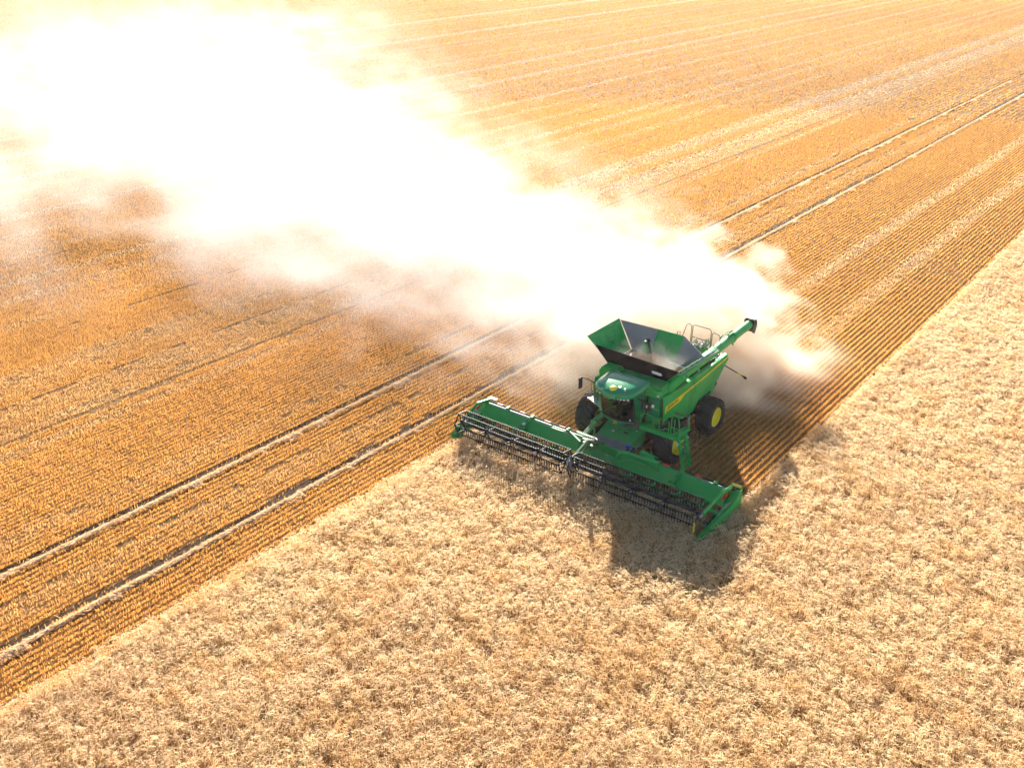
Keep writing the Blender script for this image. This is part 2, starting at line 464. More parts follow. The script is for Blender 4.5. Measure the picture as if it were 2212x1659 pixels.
def straw_ridges():
    for i, (c, w) in enumerate(RIDGES):
        n = 50000
        y = 4 + 150 * rng.random(n) ** 1.5
        wob = (vnoise(y * 0 + 3.3, y, 9.0, 5) - 0.5) * 0.22 * 0.6
        body = 0.30 + 1.1 * vnoise(y * 0 + c, y, 0.8, 71)
        x = c + wob + rng.normal(0, 0.045, n) + (vnoise(y * 0 + c * 9, y, 0.6, 79) - 0.5) * 0.09
        k = in_view(x, y, np.full(n, 0.1)) & (vnoise(y * 0 + c * 2, y, 0.45, 78) > 0.30)
        x, y, body = x[k], y[k], body[k]; n = len(x)
        z0 = np.full(n, 0.02) + 0.05 * rng.random(n)
        h = 0.085 * body * rng.uniform(0.7, 1.2, n)
        col = np.array([0.86, 0.60, 0.33]) * rng.uniform(0.8, 1.08, n)[:, None]
        V1, C1 = blades(x, y, z0, h, np.full(n, 0.016), rng.uniform(0.2, 0.8, n), col, 0)
        # strands lying along the crest and wisps hanging down the near side
        n = 40000
        y = 4 + 150 * rng.random(n) ** 1.5
        wob = (vnoise(y * 0 + 3.3, y, 9.0, 5) - 0.5) * 0.22 * 0.6
        hang = (vnoise(y * 0 + c * 3, y, 0.7, 77) > 0.74) & (rng.random(n) < 0.6)
        x = np.where(hang, c + wob + rng.uniform(0.05, 0.36, n), c + wob + rng.normal(0.02, w * 0.4, n))
        z = np.where(hang, 0.14 - 0.2 * (x - c - wob), 0.05 + 0.06 * rng.random(n))
        k = in_view(x, y, z)
        x, y, z, hang = x[k], y[k], z[k], hang[k]; n = len(x)
        L = rng.uniform(0.10, 0.28, n); an = np.where(hang, rng.normal(0.1, 0.45, n), rng.normal(math.pi / 2, 0.4, n)); wd = 0.008
        ex, ey = np.cos(an) * L / 2, np.sin(an) * L / 2
        px, py = -np.sin(an) * wd, np.cos(an) * wd
        dz = rng.normal(0, 0.03, n); roll = rng.uniform(-math.pi, math.pi, n); pz = np.sin(roll) * wd; px *= np.cos(roll); py *= np.cos(roll)
        V2 = np.empty((n, 4, 3))
        V2[:, 0] = np.stack([x - ex - px, y - ey - py, z - dz - pz], 1); V2[:, 1] = np.stack([x + ex - px, y + ey - py, z + dz - pz], 1)
        V2[:, 2] = np.stack([x + ex + px, y + ey + py, z + dz + pz], 1); V2[:, 3] = np.stack([x - ex + px, y - ey + py, z - dz + pz], 1)
        C2 = np.array([0.90, 0.68, 0.44]) * rng.uniform(0.8, 1.06, n)[:, None]
        V = np.concatenate([V1, V2]); col = np.concatenate([C1, C2])
        o = quads_mesh("straw_ridge", V, col, M_STUB)
        tag(o, ["pale straw ridge beside a dark rut nearest the standing wheat", "pale straw ridge beside a dark rut, second from the standing wheat"][i],
            "straw ridge", "straw ridges along the wheel ruts")

def wheat():
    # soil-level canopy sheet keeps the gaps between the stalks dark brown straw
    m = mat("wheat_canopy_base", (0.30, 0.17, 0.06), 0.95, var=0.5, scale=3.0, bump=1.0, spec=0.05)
    xs = np.arange(EDGE_L + 0.12, 30, 0.55); ys = np.arange(-6, 112, 0.55)
    # plants
    def region(n, x0, x1, y0, y1):
        return rng.uniform(x0, x1, n), rng.uniform(y0, y1, n)
    def inside(x, y, j):
        a = (x > EDGE_L + j) & (y < CUT_Y - 0.02) & (x < EDGE_R + 0.3)
        b = (x > EDGE_R + j * 0.8)
        return a | b
    dens = 400
    X, Y = [], []
    for (x0, x1, y0, y1, dm) in ((-26.5, 2, 4, 32, 1.0), (-15, 4, 32, 60, 1.0), (-15, -4, 60, 110, 0.6)):
        n = int((x1 - x0) * (y1 - y0) * dens * dm)
        x, y = region(n, x0, x1, y0, y1)
        k = in_view(x, y, np.full(n, 0.75), 0.03, 0.04)
        X.append(x[k]); Y.append(y[k])
    # a thinner fringe just outside the frame so a side step still sees crop
    n = 170000
    x, y = region(n, -26, 18, 0, 75); k = in_view(x, y, np.full(n, 0.75), 0.28, 0.2) & ~in_view(x, y, np.full(n, 0.75), 0.03, 0.04)
    X.append(x[k]); Y.append(y[k])
    x = np.concatenate(X); y = np.concatenate(Y)
    edge_j = (vnoise(x * 0, y, 0.5, 81) - 0.5) * 0.16 + rng.normal(0, 0.06, len(x))
    k = inside(x, y, edge_j)
    x, y = x[k], y[k]
    # thin out small gaps -> dark pockets
    k = ~((np.abs(np.abs(x - CX) - 6.3) < 0.3) & (y > 28.55) & (y < 30.2))
    x, y = x[k], y[k]
    hol = vnoise(x, y, 0.17, 91) * 0.62 + vnoise(x, y, 0.6, 92) * 0.38
    k = rng.random(len(x)) < np.clip(1.45 - 1.1 * np.clip((hol - 0.5) * 3.2, 0, 1), 0.12, 1)
    x, y, hol = x[k], y[k], hol[k]
    n = len(x)
    h = 0.66 + 0.05 * (vnoise(x, y, 0.2, 101) - 0.5) * 2 - 0.13 * np.clip((hol - 0.52) * 3, 0, 1) + 0.07 * (vnoise(x, y, 2.4, 102) - 0.5) + rng.normal(0, 0.06, n)
    # under the reel the crop is pushed back and shorter
    la = 2.3 + 2.2 * (vnoise(x, y, 0.28, 111) - 0.5) * 2 + rng.normal(0, 1.3, n)
    lm = 0.25 + 0.55 * vnoise(x, y, 0.4, 112) + rng.uniform(0, 0.25, n)
    ux, uy = np.cos(la), np.sin(la)
    big = vnoise(x, y, 7.0, 121); sm = vnoise(x, y, 0.3, 122)
    tint = np.array([0.93, 0.71, 0.46]) * (0.88 + 0.14 * big + 0.14 * sm)[:, None]
    gold = np.array([0.76, 0.50, 0.21])
    green = np.array([0.42, 0.38, 0.14])
    q = np.clip((vnoise(x, y, 0.8, 123) - 0.5) * 1.3, 0, 0.45)[:, None]
    tint = tint * (1 - q) + gold * q
    tint *= rng.uniform(0.82, 1.1, n)[:, None]
    Vs, Cs = [], []
    top = np.stack([x, y, h], 1)
    d = np.hypot(x, y)
    far = np.clip(d / 45, 0.8, 2.0)
    def strip(p0, p1, w0, w1, side):
        V = np.empty((n, 4, 3))
        V[:, 0] = p0 - side * w0[:, None]; V[:, 1] = p0 + side * w0[:, None]
        V[:, 2] = p1 + side * w1[:, None]; V[:, 3] = p1 - side * w1[:, None]
        return V
    U = np.stack([ux, uy, np.zeros(n)], 1); S = np.stack([-uy, ux, np.zeros(n)], 1); Z = np.array([0, 0, 1.0])
    # stem
    base = top - np.stack([ux * 0.12 * lm, uy * 0.12 * lm, np.full(n, 0.42)], 1)
    r = rng.normal(0, 1, (n, 3)); r[:, 2] *= 0.3; r /= np.linalg.norm(r, axis=1)[:, None]
    w = 0.004 * far
    Vs.append(strip(base, top, w, w, r)); Cs.append(gold * rng.uniform(0.7, 1.1, n)[:, None])
    # drooping ear in two joints, two crossed faces
    k1 = 0.055 * rng.uniform(0.85, 1.2, n); k2 = 0.06 * rng.uniform(0.8, 1.2, n)
    m1 = top + U * (k1 * lm)[:, None] + Z * (k1 * np.sqrt(np.clip(1 - lm * lm, 0.05, 1)))[:, None]
    dn = np.clip(1.2 - 2.2 * lm, -0.75, 0.8)
    m2 = m1 + U * (k2 * np.sqrt(1 - dn * dn))[:, None] + Z * (k2 * dn)[:, None]
    we = 0.0095 * far; wt = 0.005 * far
    Vs.append(strip(top, m1, we * 0.8, we, S)); Cs.append(tint)
    Vs.append(strip(m1, m2, we, wt, S)); Cs.append(tint * 1.04)
    N = np.cross(m2 - m1, S); N /= np.linalg.norm(N, axis=1)[:, None]
    Vs.append(strip(top, m1, we * 0.8, we, N)); Cs.append(tint * 0.97)
    Vs.append(strip(m1, m2, we, wt, N)); Cs.append(tint)
    # awns: a thin spray beyond the ear
    for s in (-1, 1):
        tip = m2 + U * 0.05 + S * (s * rng.uniform(0.01, 0.05, n))[:, None] + Z * rng.uniform(-0.02, 0.04, n)[:, None]
        Vs.append(strip(m1, tip, 0.003 * far, 0.0012 * far, N)); Cs.append(tint * 1.05)
    # dry leaf
    la2 = rng.uniform(0, 2 * math.pi, n)
    lf0 = top - Z * rng.uniform(0.12, 0.3, n)[:, None]
    lf1 = lf0 + np.stack([np.cos(la2) * 0.12, np.sin(la2) * 0.12, rng.uniform(-0.03, 0.1, n)], 1)
    sw = np.stack([-np.sin(la2), np.cos(la2), np.zeros(n)], 1)
    lc = np.where((rng.random(n) < 0.12)[:, None], green, gold) * rng.uniform(0.75, 1.1, n)[:, None]
    Vs.append(strip(lf0, lf1, 0.007 * far, 0.003 * far, sw)); Cs.append(lc)
    V = np.concatenate(Vs); C = np.clip(np.concatenate(Cs), 0, 0.95)
    print("wheat plants", n, "quads", len(V))
    o = quads_mesh("wheat", V, C, M_WHEAT)
    tag(o, "standing ripe pale wheat still to be cut, nodding ears packed close", "wheat", kind="stuff")
    # base sheet as child so the crop stays one thing
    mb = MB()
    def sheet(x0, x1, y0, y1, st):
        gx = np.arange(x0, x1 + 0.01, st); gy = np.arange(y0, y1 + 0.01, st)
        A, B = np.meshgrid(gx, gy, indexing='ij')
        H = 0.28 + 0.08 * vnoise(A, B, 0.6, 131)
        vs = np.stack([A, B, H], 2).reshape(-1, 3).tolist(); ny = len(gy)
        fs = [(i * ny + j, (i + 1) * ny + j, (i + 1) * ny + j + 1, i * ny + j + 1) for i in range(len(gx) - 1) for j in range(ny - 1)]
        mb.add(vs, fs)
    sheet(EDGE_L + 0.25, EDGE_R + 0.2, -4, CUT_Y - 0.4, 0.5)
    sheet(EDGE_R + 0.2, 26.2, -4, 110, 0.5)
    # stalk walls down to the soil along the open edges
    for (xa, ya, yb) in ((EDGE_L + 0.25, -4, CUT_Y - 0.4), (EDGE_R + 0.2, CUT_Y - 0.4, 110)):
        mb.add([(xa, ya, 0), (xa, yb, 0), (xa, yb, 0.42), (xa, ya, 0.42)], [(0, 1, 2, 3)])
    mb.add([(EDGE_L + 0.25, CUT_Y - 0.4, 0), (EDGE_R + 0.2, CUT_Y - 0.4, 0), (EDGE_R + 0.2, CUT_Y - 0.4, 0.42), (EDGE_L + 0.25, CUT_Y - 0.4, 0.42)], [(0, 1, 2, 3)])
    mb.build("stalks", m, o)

stubble()
straw_ridges()
wheat()

# ------------------------------------------------------------------ the combine harvester (local: +x the machine's left, -y forward)
comb = empty("combine_harvester", (CX, 34.0, 0))
tag(comb, "green combine harvester with yellow stripe, open grain tank and wide reel header cutting the wheat", "combine harvester")

def tyre(mb, c, r, w, nl, lug, side):
    h = w / 2
    prof = [(-h * 0.72, r * 0.56), (-h * 0.95, r * 0.66), (-h, r * 0.80), (-h * 0.93, r * 0.92), (-h * 0.75, r * 0.97), (0, r), (h * 0.75, r * 0.97), (h * 0.93, r * 0.92), (h, r * 0.80), (h * 0.95, r * 0.66), (h * 0.72, r * 0.56)]
    mb.lathe(prof, c, 'x', 48)
    for i in range(nl):
        for s in (-1, 1):
            a0 = 2 * math.pi * (i + (0.5 if s > 0 else 0)) / nl
            pts = []
            for (t, da, rr) in ((0.03, 0, 1.0), (0.5, 0.16, 0.99), (0.86, 0.27, 0.95), (1.0, 0.33, 0.86)):
                pts.append((s * h * t, a0 + da, r * rr))
            vs = []
            th = 0.055
            for (o, a, rr) in pts:
                for (aa, q) in ((a - th, rr - 0.02), (a - th * 0.7, rr + lug), (a + th * 0.7, rr + lug), (a + th, rr - 0.02)):
                    vs.append((c[0] + o, c[1] + q * math.cos(aa), c[2] + q * math.sin(aa)))
            fs = []
            for k in range(len(pts) - 1):
                for j in range(3):
                    fs.append((k * 4 + j, k * 4 + j + 1, k * 4 + 5 + j, k * 4 + 4 + j))
            fs += [(0, 1, 2, 3), tuple(len(vs) - 4 + j for j in (3, 2, 1, 0))]
            mb.add(vs, fs)

def wheel(name, c, r, w, nl, out):
    e = empty(name, c, comb)
    t = MB(); tyre(t, (0, 0, 0), r, w, nl, 0.045, out); t.build("tyre", M_TYRE, e, smooth=True)
    h = w / 2
    rim = MB()
    o = out
    rim.lathe([(o * h * 0.70, r * 0.565), (o * h * 0.82, r * 0.555), (o * h * 0.78, r * 0.50), (o * h * 0.45, r * 0.47), (o * h * 0.40, r * 0.40), (o * h * 0.28, r * 0.36), (o * h * 0.30, r * 0.2), (o * h * 0.42, r * 0.19), (o * h * 0.44, 0.001)], (0, 0, 0), 'x', 40)
    rim.lathe([(-o * h * 0.72, r * 0.565), (-o * h * 0.4, r * 0.47), (o * h * 0.4, r * 0.47)], (0, 0, 0), 'x', 32)
    for k in range(10):
        a = 2 * math.pi * k / 10
        rim.tube([(o * h * 0.26, r * 0.27 * math.cos(a), r * 0.27 * math.sin(a)), (o * h * 0.34, r * 0.27 * math.cos(a), r * 0.27 * math.sin(a))], 0.018, 6)
    rim.build("rim", M_YELLOW, e, smooth=True)
    return e

FR, RR = 0.97, 0.83
wheel("front_wheel", (-2.02, 0.05, FR), FR, 0.92, 22, -1)
wheel("front_wheel", (2.02, 0.05, FR), FR, 0.92, 22, 1)
wheel("rear_wheel", (-2.18, 3.42, RR), RR, 0.78, 20, -1)
wheel("rear_wheel", (2.18, 3.42, RR), RR, 0.78, 20, 1)

# axles and chassis
mb = MB()
mb.bar((-1.7, 0.05, FR), (1.7, 0.05, FR), 0.34, 0.36)
mb.bar((-1.9, 3.42, RR), (1.9, 3.42, RR), 0.24, 0.26)
mb.span((-0.75, -0.3, 0.95), (0.75, 5.0, 1.5))
mb.span((-1.1, 3.2, 0.85), (1.1, 3.7, 1.3))
mb.build("chassis", M_BLACK, comb)

# body core: cross-section (y, z) swept across the machine
body = MB()
body.prism([(-0.25, 1.30), (-0.25, 3.45), (0.40, 3.50), (0.40, 2.9), (5.35, 2.86), (5.45, 2.4), (4.9, 1.75), (3.2, 1.55), (2.7, 1.2), (1.2, 1.2)], 'x', -1.55, 1.55)
bo = body.build("body", M_GREEND, comb, bevel=0.03)

# tall green front wall beside the cab, with hatch and recess
fw = MB()
fw.prism([(0.83, 2.95), (0.80, 3.46), (1.50, 3.26), (1.64, 2.98)], 'y', -0.42, 0.35)
fwo = fw.build("front_wall", M_GREEN, comb, bevel=0.04)
fw = MB(); fw.prism([(-1.50, 2.9), (-1.60, 3.42), (-1.45, 3.66), (-0.7, 3.62), (-0.7, 2.9)], 'y', -0.35, 0.30)
fw.build("front_wall", M_GREEN, comb, bevel=0.04)
mb = MB()
mb.span((0.98, -0.452, 3.00), (1.44, -0.424, 3.24)); mb.build("hatch", M_GREEN, fwo, bevel=0.01)
mb = MB(); mb.span((1.46, -0.450, 3.07), (1.56, -0.424, 3.16)); mb.build("label", M_WHITE, fwo)
mb = MB()
mb.span((1.02, -0.30, 2.0), (1.58, -0.255, 2.9)); mb.span((1.12, -0.33, 2.15), (1.2, -0.302, 2.72), mi=1)
mb.span((1.2, -0.32, 2.2), (1.38, -0.302, 2.78))
mb.build("service_panel", [M_ROOF, M_INTER], fwo)

# side panels with crease, in three sections parted by thin seams
def side_panel(s):
    cols = [(-0.38, 3.05, 1.75, 1.48), (0.6, 3.03, 1.70, 1.32), (1.5, 3.02, 1.70, 1.20), (2.6, 3.02, 1.78, 1.18), (3.15, 3.02, 1.95, 1.55), (4.2, 3.02, 2.28, 1.62), (4.95, 3.02, 2.55, 1.92), (5.55, 3.02, 2.78, 2.42)]
    def interp(y):
        for a, b in zip(cols, cols[1:]):
            if a[0] <= y <= b[0]:
                t = (y - a[0]) / (b[0] - a[0]); return [p + (q - p) * t for p, q in zip(a, b)]
        return list(cols[-1])
    e = MB()
    for (ya, yb) in ((-0.38, 2.18), (2.20, 4.88), (4.90, 5.55)):
        ys = sorted({ya, yb} | {c[0] for c in cols if ya < c[0] < yb})
        rows = []
        for y in ys:
            _, zt, zc, zb = interp(y)
            bulge = 0.05 * math.sin(math.pi * min(1, max(0, (y + 0.4) / 6)))
            rows.append([(s * (1.60), y, zt + 0.02), (s * (1.74 + bulge), y, zt), (s * (1.80 + bulge), y, (zt + zc) / 2), (s * (1.80 + bulge), y, zc), (s * 1.66, y, zb), (s * 1.5, y, zb + 0.02)])
        if ya > 4.5:    # rounded rear corner
            rows.append([(s * 1.55, 5.72, 3.02), (s * 1.58, 5.72, 2.98), (s * 1.58, 5.72, 2.9), (s * 1.58, 5.70, 2.8), (s * 1.55, 5.68, 2.55), (s * 1.5, 5.68, 2.55)])
        e.grid(rows)
    o = e.build("side_panel", M_GREEN, comb, smooth=True, solid=0.03)
    return o
panels = {s: side_panel(s) for s in (-1, 1)}

def stripe_points(s):
    return 1.815
# yellow side stripe on both sides (follows the panel's bulge)
def stripe(s):
    def X(y): return s * (1.80 + 0.05 * math.sin(math.pi * min(1, max(0, (y + 0.4) / 6))) + 0.019)
    def top(y): return 2.63 + 0.062 * (y + 0.25)
    mb = MB()
    ys = [-0.27, -0.15, 0.2, 0.6, 0.98, 1.15, 1.35, 1.6, 2.17]
    bot = lambda y: top(y) - (0.27 if y < 1.0 else max(0.085, 0.27 - (y - 0.98) * 0.5))
    rows = []
    for i, y in enumerate(ys):
        t = top(y); b = bot(y)
        if i == 0: t = top(y) - 0.05; b = 2.28
        rows.append([(X(y), y, b), (X(y), y, t)])
    mb.grid(rows)
    for (a, c) in ((2.21, 4.87), (4.91, 5.52)):
        mb.grid([[(X(y), y, top(y) - 0.075), (X(y), y, top(y))] for y in np.linspace(a, c, 6)])
    o = mb.build("stripe", M_YELLOW, panels[s], solid=0.008)
    return o, X, top

# lettering helper: text -> mesh laid in a plane
def lettering(txt, size, origin, xdir, ydir, parent, m, name="lettering", depth=0.003):
    cu = bpy.data.curves.new("lettering_curve", 'FONT'); cu.body = txt; cu.size = size; cu.extrude = depth; cu.offset = size * 0.012
    tmp = bpy.data.objects.new("lettering_tmp", cu); COL.objects.link(tmp)
    bpy.context.view_layer.update()
    me = bpy.data.meshes.new_from_object(tmp.evaluated_get(bpy.context.evaluated_depsgraph_get()))
    bpy.data.objects.remove(tmp)
    X = Vector(xdir).normalized(); Y = Vector(ydir); Y = (Y - X * Y.dot(X)).normalized(); Z = X.cross(Y)
    mt = Matrix(((X.x, Y.x, Z.x, origin[0]), (X.y, Y.y, Z.y, origin[1]), (X.z, Y.z, Z.z, origin[2]), (0, 0, 0, 1)))
    me.transform(mt)
    me.materials.clear(); me.materials.append(m)
    o = bpy.data.objects.new(name, me); COL.objects.link(o); o.parent = parent
    return o

DEER = [(0.0, 0.42), (0.10, 0.50), (0.24, 0.53), (0.38, 0.56), (0.52, 0.58), (0.62, 0.68), (0.60, 0.84), (0.55, 0.98), (0.62, 0.92), (0.68, 0.80), (0.76, 0.84), (0.84, 0.96), (0.82, 0.80), (0.94, 0.72), (0.92, 0.67), (0.80, 0.66), (0.76, 0.52), (0.86, 0.42), (0.98, 0.30), (0.93, 0.27), (0.80, 0.36), (0.70, 0.40), (0.78, 0.24), (0.74, 0.20), (0.62, 0.38), (0.40, 0.40), (0.28, 0.30), (0.14, 0.06), (0.09, 0.08), (0.18, 0.30), (0.06, 0.20), (-0.06, 0.04), (-0.10, 0.08), (0.0, 0.28)]
def flat_shape(pts, size, origin, xdir, ydir, parent, m, name, thick=0.004):
    X = Vector(xdir).normalized(); Y = Vector(ydir); Y = (Y - X * Y.dot(X)).normalized(); Z = X.cross(Y)
    mb = MB(); n = len(pts)
    lo = [Vector(origin) + X * p[0] * size + Y * p[1] * size for p in pts]; hi = [p + Z * thick for p in lo]
    mb.add(lo + hi, [tuple(range(n)), tuple(range(2 * n - 1, n - 1, -1))] + [(i, (i + 1) % n, n + (i + 1) % n, n + i) for i in range(n)])
    return mb.build(name, m, parent)

for s in (-1, 1):
    so, X, top = stripe(s)
    if s == 1:
        # the line of print rises with the stripe
        lettering("JOHN DEERE", 0.17, (X(0.4) + 0.010, 0.02, 2.47), (0, 1, 0.062), (0, 0, 1), panels[s], M_TEXT)
        flat_shape(DEER, 0.20, (X(-0.1) + 0.010, -0.17, 2.40), (0.03, 1, 0.062), (0, 0, 1), panels[s], M_TEXT, "emblem")
    else:
        lettering("JOHN DEERE", 0.17, (X(0.4) - 0.010, 1.12, 2.51), (0, -1, -0.062), (0, 0, 1), panels[s], M_TEXT)

# dark grille ring low on the left panel, dark lower trim
mb = MB(); mb.lathe([(0.0, 0.14), (0.05, 0.17), (0.05, 0.22), (0.0, 0.25)], (1.78, 0.55, 1.62), 'x', 24)
mb.lathe([(0.01, 0.001), (0.012, 0.15)], (1.78, 0.55, 1.62), 'x', 24)
mb.build("air_inlet", M_BLACK, comb, smooth=True)
for s in (-1, 1):
    mb = MB()
    mb.bar((s * 1.68, 1.5, 1.16), (s * 1.68, 2.6, 1.14), 0.10, 0.10); mb.bar((s * 1.68, 2.62, 1.15), (s * 1.68, 3.15, 1.52), 0.10, 0.10); mb.bar((s * 1.68, 3.15, 1.52), (s * 1.68, 4.2, 1.58), 0.10, 0.08)
    mb.build("lower_trim", M_BLACK, comb)

# dark bay between tank and left panel, with pipes and belts
mb = MB()
mb.span((1.10, 0.55, 2.864), (1.60, 5.3, 2.90))
mb.tube([(1.35, 0.9, 2.98), (1.42, 2.5, 3.02), (1.38, 4.2, 3.05)], 0.07, 8)
mb.tube([(1.55, 1.5, 2.96), (1.52, 3.4, 2.98), (1.5, 5.0, 3.0)], 0.05, 8)
mb.span((1.2, 3.9, 2.9), (1.55, 4.7, 3.12)); mb.span((1.25, 2.4, 2.9), (1.45, 3.1, 3.10))
mb.build("service_bay", M_BLACK, comb)
mb = MB(); mb.tube([(1.58, 3.05, 3.0), (1.60, 3.05, 3.22), (1.52, 3.2, 3.26)], 0.035, 8); mb.build("filler_pipe", M_WHITE, comb, smooth=True)

# rear hood, engine deck, exhaust and air intake, rails
mb = MB()
mb.prism([(2.95, 2.85), (2.95, 3.45), (3.6, 3.55), (4.9, 3.42), (5.6, 2.98), (5.6, 2.5), (5.3, 2.0), (4.8, 1.7)], 'x', -1.55, 1.05)
mb.build("engine_hood", M_GREEND, comb, bevel=0.06)
mb = MB()
mb.span((1.12, 5.3, 2.4), (1.56, 5.62, 2.99)); mb.span((-1.5, 5.2, 2.0), (1.4, 5.55, 2.6))
mb.build("rear_panel", mat("dusty_panel", (0.34, 0.27, 0.2), 0.9), comb)
mb = MB()
mb.prism([(3.3, 3.5), (3.45, 4.05), (3.7, 4.22), (4.0, 4.1), (4.2, 3.45)], 'x', -0.75, -0.1)
mb.build("air_intake", mat("dusty_grey", (0.36, 0.30, 0.25), 0.85, var=0.2), comb, bevel=0.08)
mb = MB()
random.seed(3)
for k in range(46):
    p = Vector((random.uniform(0.55, 1.05), random.uniform(4.15, 4.9), 3.45)); q = p + Vector((random.uniform(-0.18, 0.18), random.uniform(-0.18, 0.18), random.uniform(0.08, 0.36)))
    mb.tube([p, (p + q) / 2 + Vector((0.04, 0, 0.03)), q], random.uniform(0.018, 0.05), 6)
mb.build("engine_pipes", M_STEEL, comb, smooth=True)
def rail(pts, parent=None, m=None, r=0.022, name="rail"):
    mb = MB(); mb.tube(pts, r, 6); return mb.build(name, m or M_BLACK, parent or comb, smooth=True)
RAILM = mat("dusty_rail", (0.16, 0.14, 0.10), 0.6)
rz = 3.38
for pts in ([(-0.45, 5.0, rz), (-0.2, 5.02, rz + 0.85), (-0.05, 5.03, rz + 0.92), (0.05, 5.03, rz + 0.85), (0.05, 5.03, rz)],
            [(0.10, 5.03, rz), (0.12, 5.03, rz + 0.86), (0.22, 5.03, rz + 0.92), (1.0, 5.02, rz + 0.90), (1.08, 5.02, rz + 0.82), (1.08, 5.02, rz)],
            [(1.13, 5.0, rz - 0.2), (1.15, 5.0, rz + 0.72), (1.24, 4.98, rz + 0.80), (1.5, 4.95, rz + 0.78), (1.58, 4.94, rz + 0.68), (1.66, 4.9, rz - 0.2)],
            [(0.1, 5.03, rz + 0.3), (1.08, 5.02, rz + 0.28)], [(-0.5, 4.6, rz), (-0.45, 4.6, rz + 0.55), (-0.33, 4.62, rz + 0.6), (-0.28, 4.63, rz)]):
    rail(pts, m=RAILM)
# chopper and spreader at the back, marker rod at the left rear
mb = MB(); mb.prism([(4.6, 1.75), (5.2, 1.95), (5.75, 1.75), (5.95, 1.2), (5.3, 0.75), (4.7, 1.1)], 'x', -1.2, 1.2); mb.build("straw_chopper", M_BLACK, comb, bevel=0.04)
mb = MB(); mb.prism([(4.05, 1.35), (4.25, 1.85), (4.75, 1.9), (4.85, 1.6), (4.55, 1.3)], 'x', 1.15, 1.66); mb.build("rear_fender", M_GREEN, comb, bevel=0.08)
mb = MB(); mb.tube([(1.62, 5.6, 2.42), (2.6, 5.72, 2.06)], 0.03, 6); mb.tube([(2.6, 5.72, 2.06), (2.75, 5.74, 1.98)], 0.06, 6); mb.build("marker_arm", M_BLACK, comb)
mb = MB(); mb.tube([(2.28, 5.68, 2.178), (2.5, 5.708, 2.097)], 0.036, 6); mb.build("marker_band", M_YELLOW, comb)

# ---------------------------------------------------------------- grain tank
tank = empty("grain_tank", (0, 0, 0), comb)
# rim corner points (top) and base ring
b = dict(FL=(-1.62, 0.48, 3.46), FR=(1.32, 0.42, 3.40), RR_=(1.32, 2.55, 3.40), RL=(-1.62, 2.55, 3.46))
def panel(pts, name, m, solid=0.03, sub=6):
    """quad panel bl, br, tr, tl"""
    bl, br, tr, tl = [Vector(p) for p in pts]
    rows = []
    for i in range(sub + 1):
        t = i / sub
        l = bl.lerp(tl, t); r = br.lerp(tr, t)
        rows.append([tuple(l.lerp(r, j / sub)) for j in range(sub + 1)])
    mb = MB(); mb.grid(rows); return mb.build(name, m, tank, solid=solid)
panel([b['FL'], b['FR'], (2.08, 0.20, 4.18), (-2.20, 0.24, 4.30)], "front_cover", M_DARKGREY)
lf = panel([(-1.68, 0.62, 3.44), (-1.68, 2.45, 3.44), (-2.52, 2.68, 4.72), (-2.50, 0.02, 4.72)], "left_flap", M_GREEN, solid=0.035)
mb = MB()
mb.bar((-2.40, 0.16, 4.585), (-2.42, 2.60, 4.585), 0.05, 0.05)
for (v, z0, z1) in ((0.75, 3.6, 4.5), (1.25, 3.6, 4.5), (1.85, 3.6, 4.5), (2.3, 3.6, 4.5)):
    mb.bar((-1.68 - (z0 - 3.44) * 0.65 + 0.03, v, z0), (-1.68 - (z1 - 3.44) * 0.65 + 0.03, v, z1), 0.05, 0.03)
mb.bar((-1.9, 1.5, 3.86), (-2.15, 1.4, 4.25), 0.06, 0.06)
mb.build("flap_rib", M_GREEN, lf)
for (p, q) in (((-2.10, 1.30, 4.2), (-2.02, 1.45, 4.26)), ((-1.85, 1.45, 3.82), (-1.76, 1.62, 3.86)), ((-1.72, 1.0, 3.62), (-1.70, 1.5, 3.60))):
    mb = MB(); mb.tube([p, q], 0.035, 6); mb.build("latch", M_STEEL, lf)
# rear wall in three pieces, grey corner cloths between
panel([(-1.62, 2.5, 3.46), (-0.75, 2.62, 3.46), (-0.68, 3.18, 4.46), (-2.46, 2.70, 4.66)], "rear_cover", M_GREY)
rf = panel([(-0.75, 2.62, 3.44), (0.62, 2.62, 3.44), (0.66, 3.20, 4.46), (-0.68, 3.20, 4.46)], "rear_flap", M_GREEN)
mb = MB(); mb.bar((-0.05, 2.58, 3.44), (0.02, 3.15, 4.44), 0.03, 0.03); mb.build("flap_rib", M_GREEN, rf)
panel([(0.62, 2.62, 3.44), (1.32, 2.55, 3.40), (2.0, 2.62, 4.02), (0.66, 3.20, 4.46)], "rear_cover", M_GREY)
panel([(-1.66, 0.50, 3.45), (-1.68, 0.64, 3.44), (-2.50, 0.03, 4.70), (-2.21, 0.23, 4.30)], "corner_cover", M_GREY)
# right-hand flap beside the auger with a slotted top flange, sunlit paleness put into its colour
rgt = panel([(1.34, 0.46, 3.40), (1.34, 2.55, 3.40), (2.0, 2.62, 4.0), (2.06, 0.24, 4.16)], "right_flap", M_GREEN)
mb = MB(); mb.grid([[(1.93, y, 4.075 - 0.035 * (y - 0.2)), (2.10, y, 4.02 - 0.035 * (y - 0.2))] for y in np.linspace(0.24, 3.9, 12)])
mb.build("flap_flange", mat("pale_sunlit_green", (0.34, 0.45, 0.26), 0.6), rgt, solid=0.02)
for k in range(7):
    y = 0.45 + 0.5 * k; z = 4.05 - 0.035 * (y - 0.2) + 0.013
    mb = MB(); mb.box((2.015, y, z), (0.05, 0.14, 0.006)); mb.build("flange_slot", M_BLACK, rgt)
mb = MB(); mb.bar((1.98, 2.6, 3.97), (1.92, 3.95, 3.90), 0.05, 0.12); mb.build("flap_brace", M_GREEN, rgt)
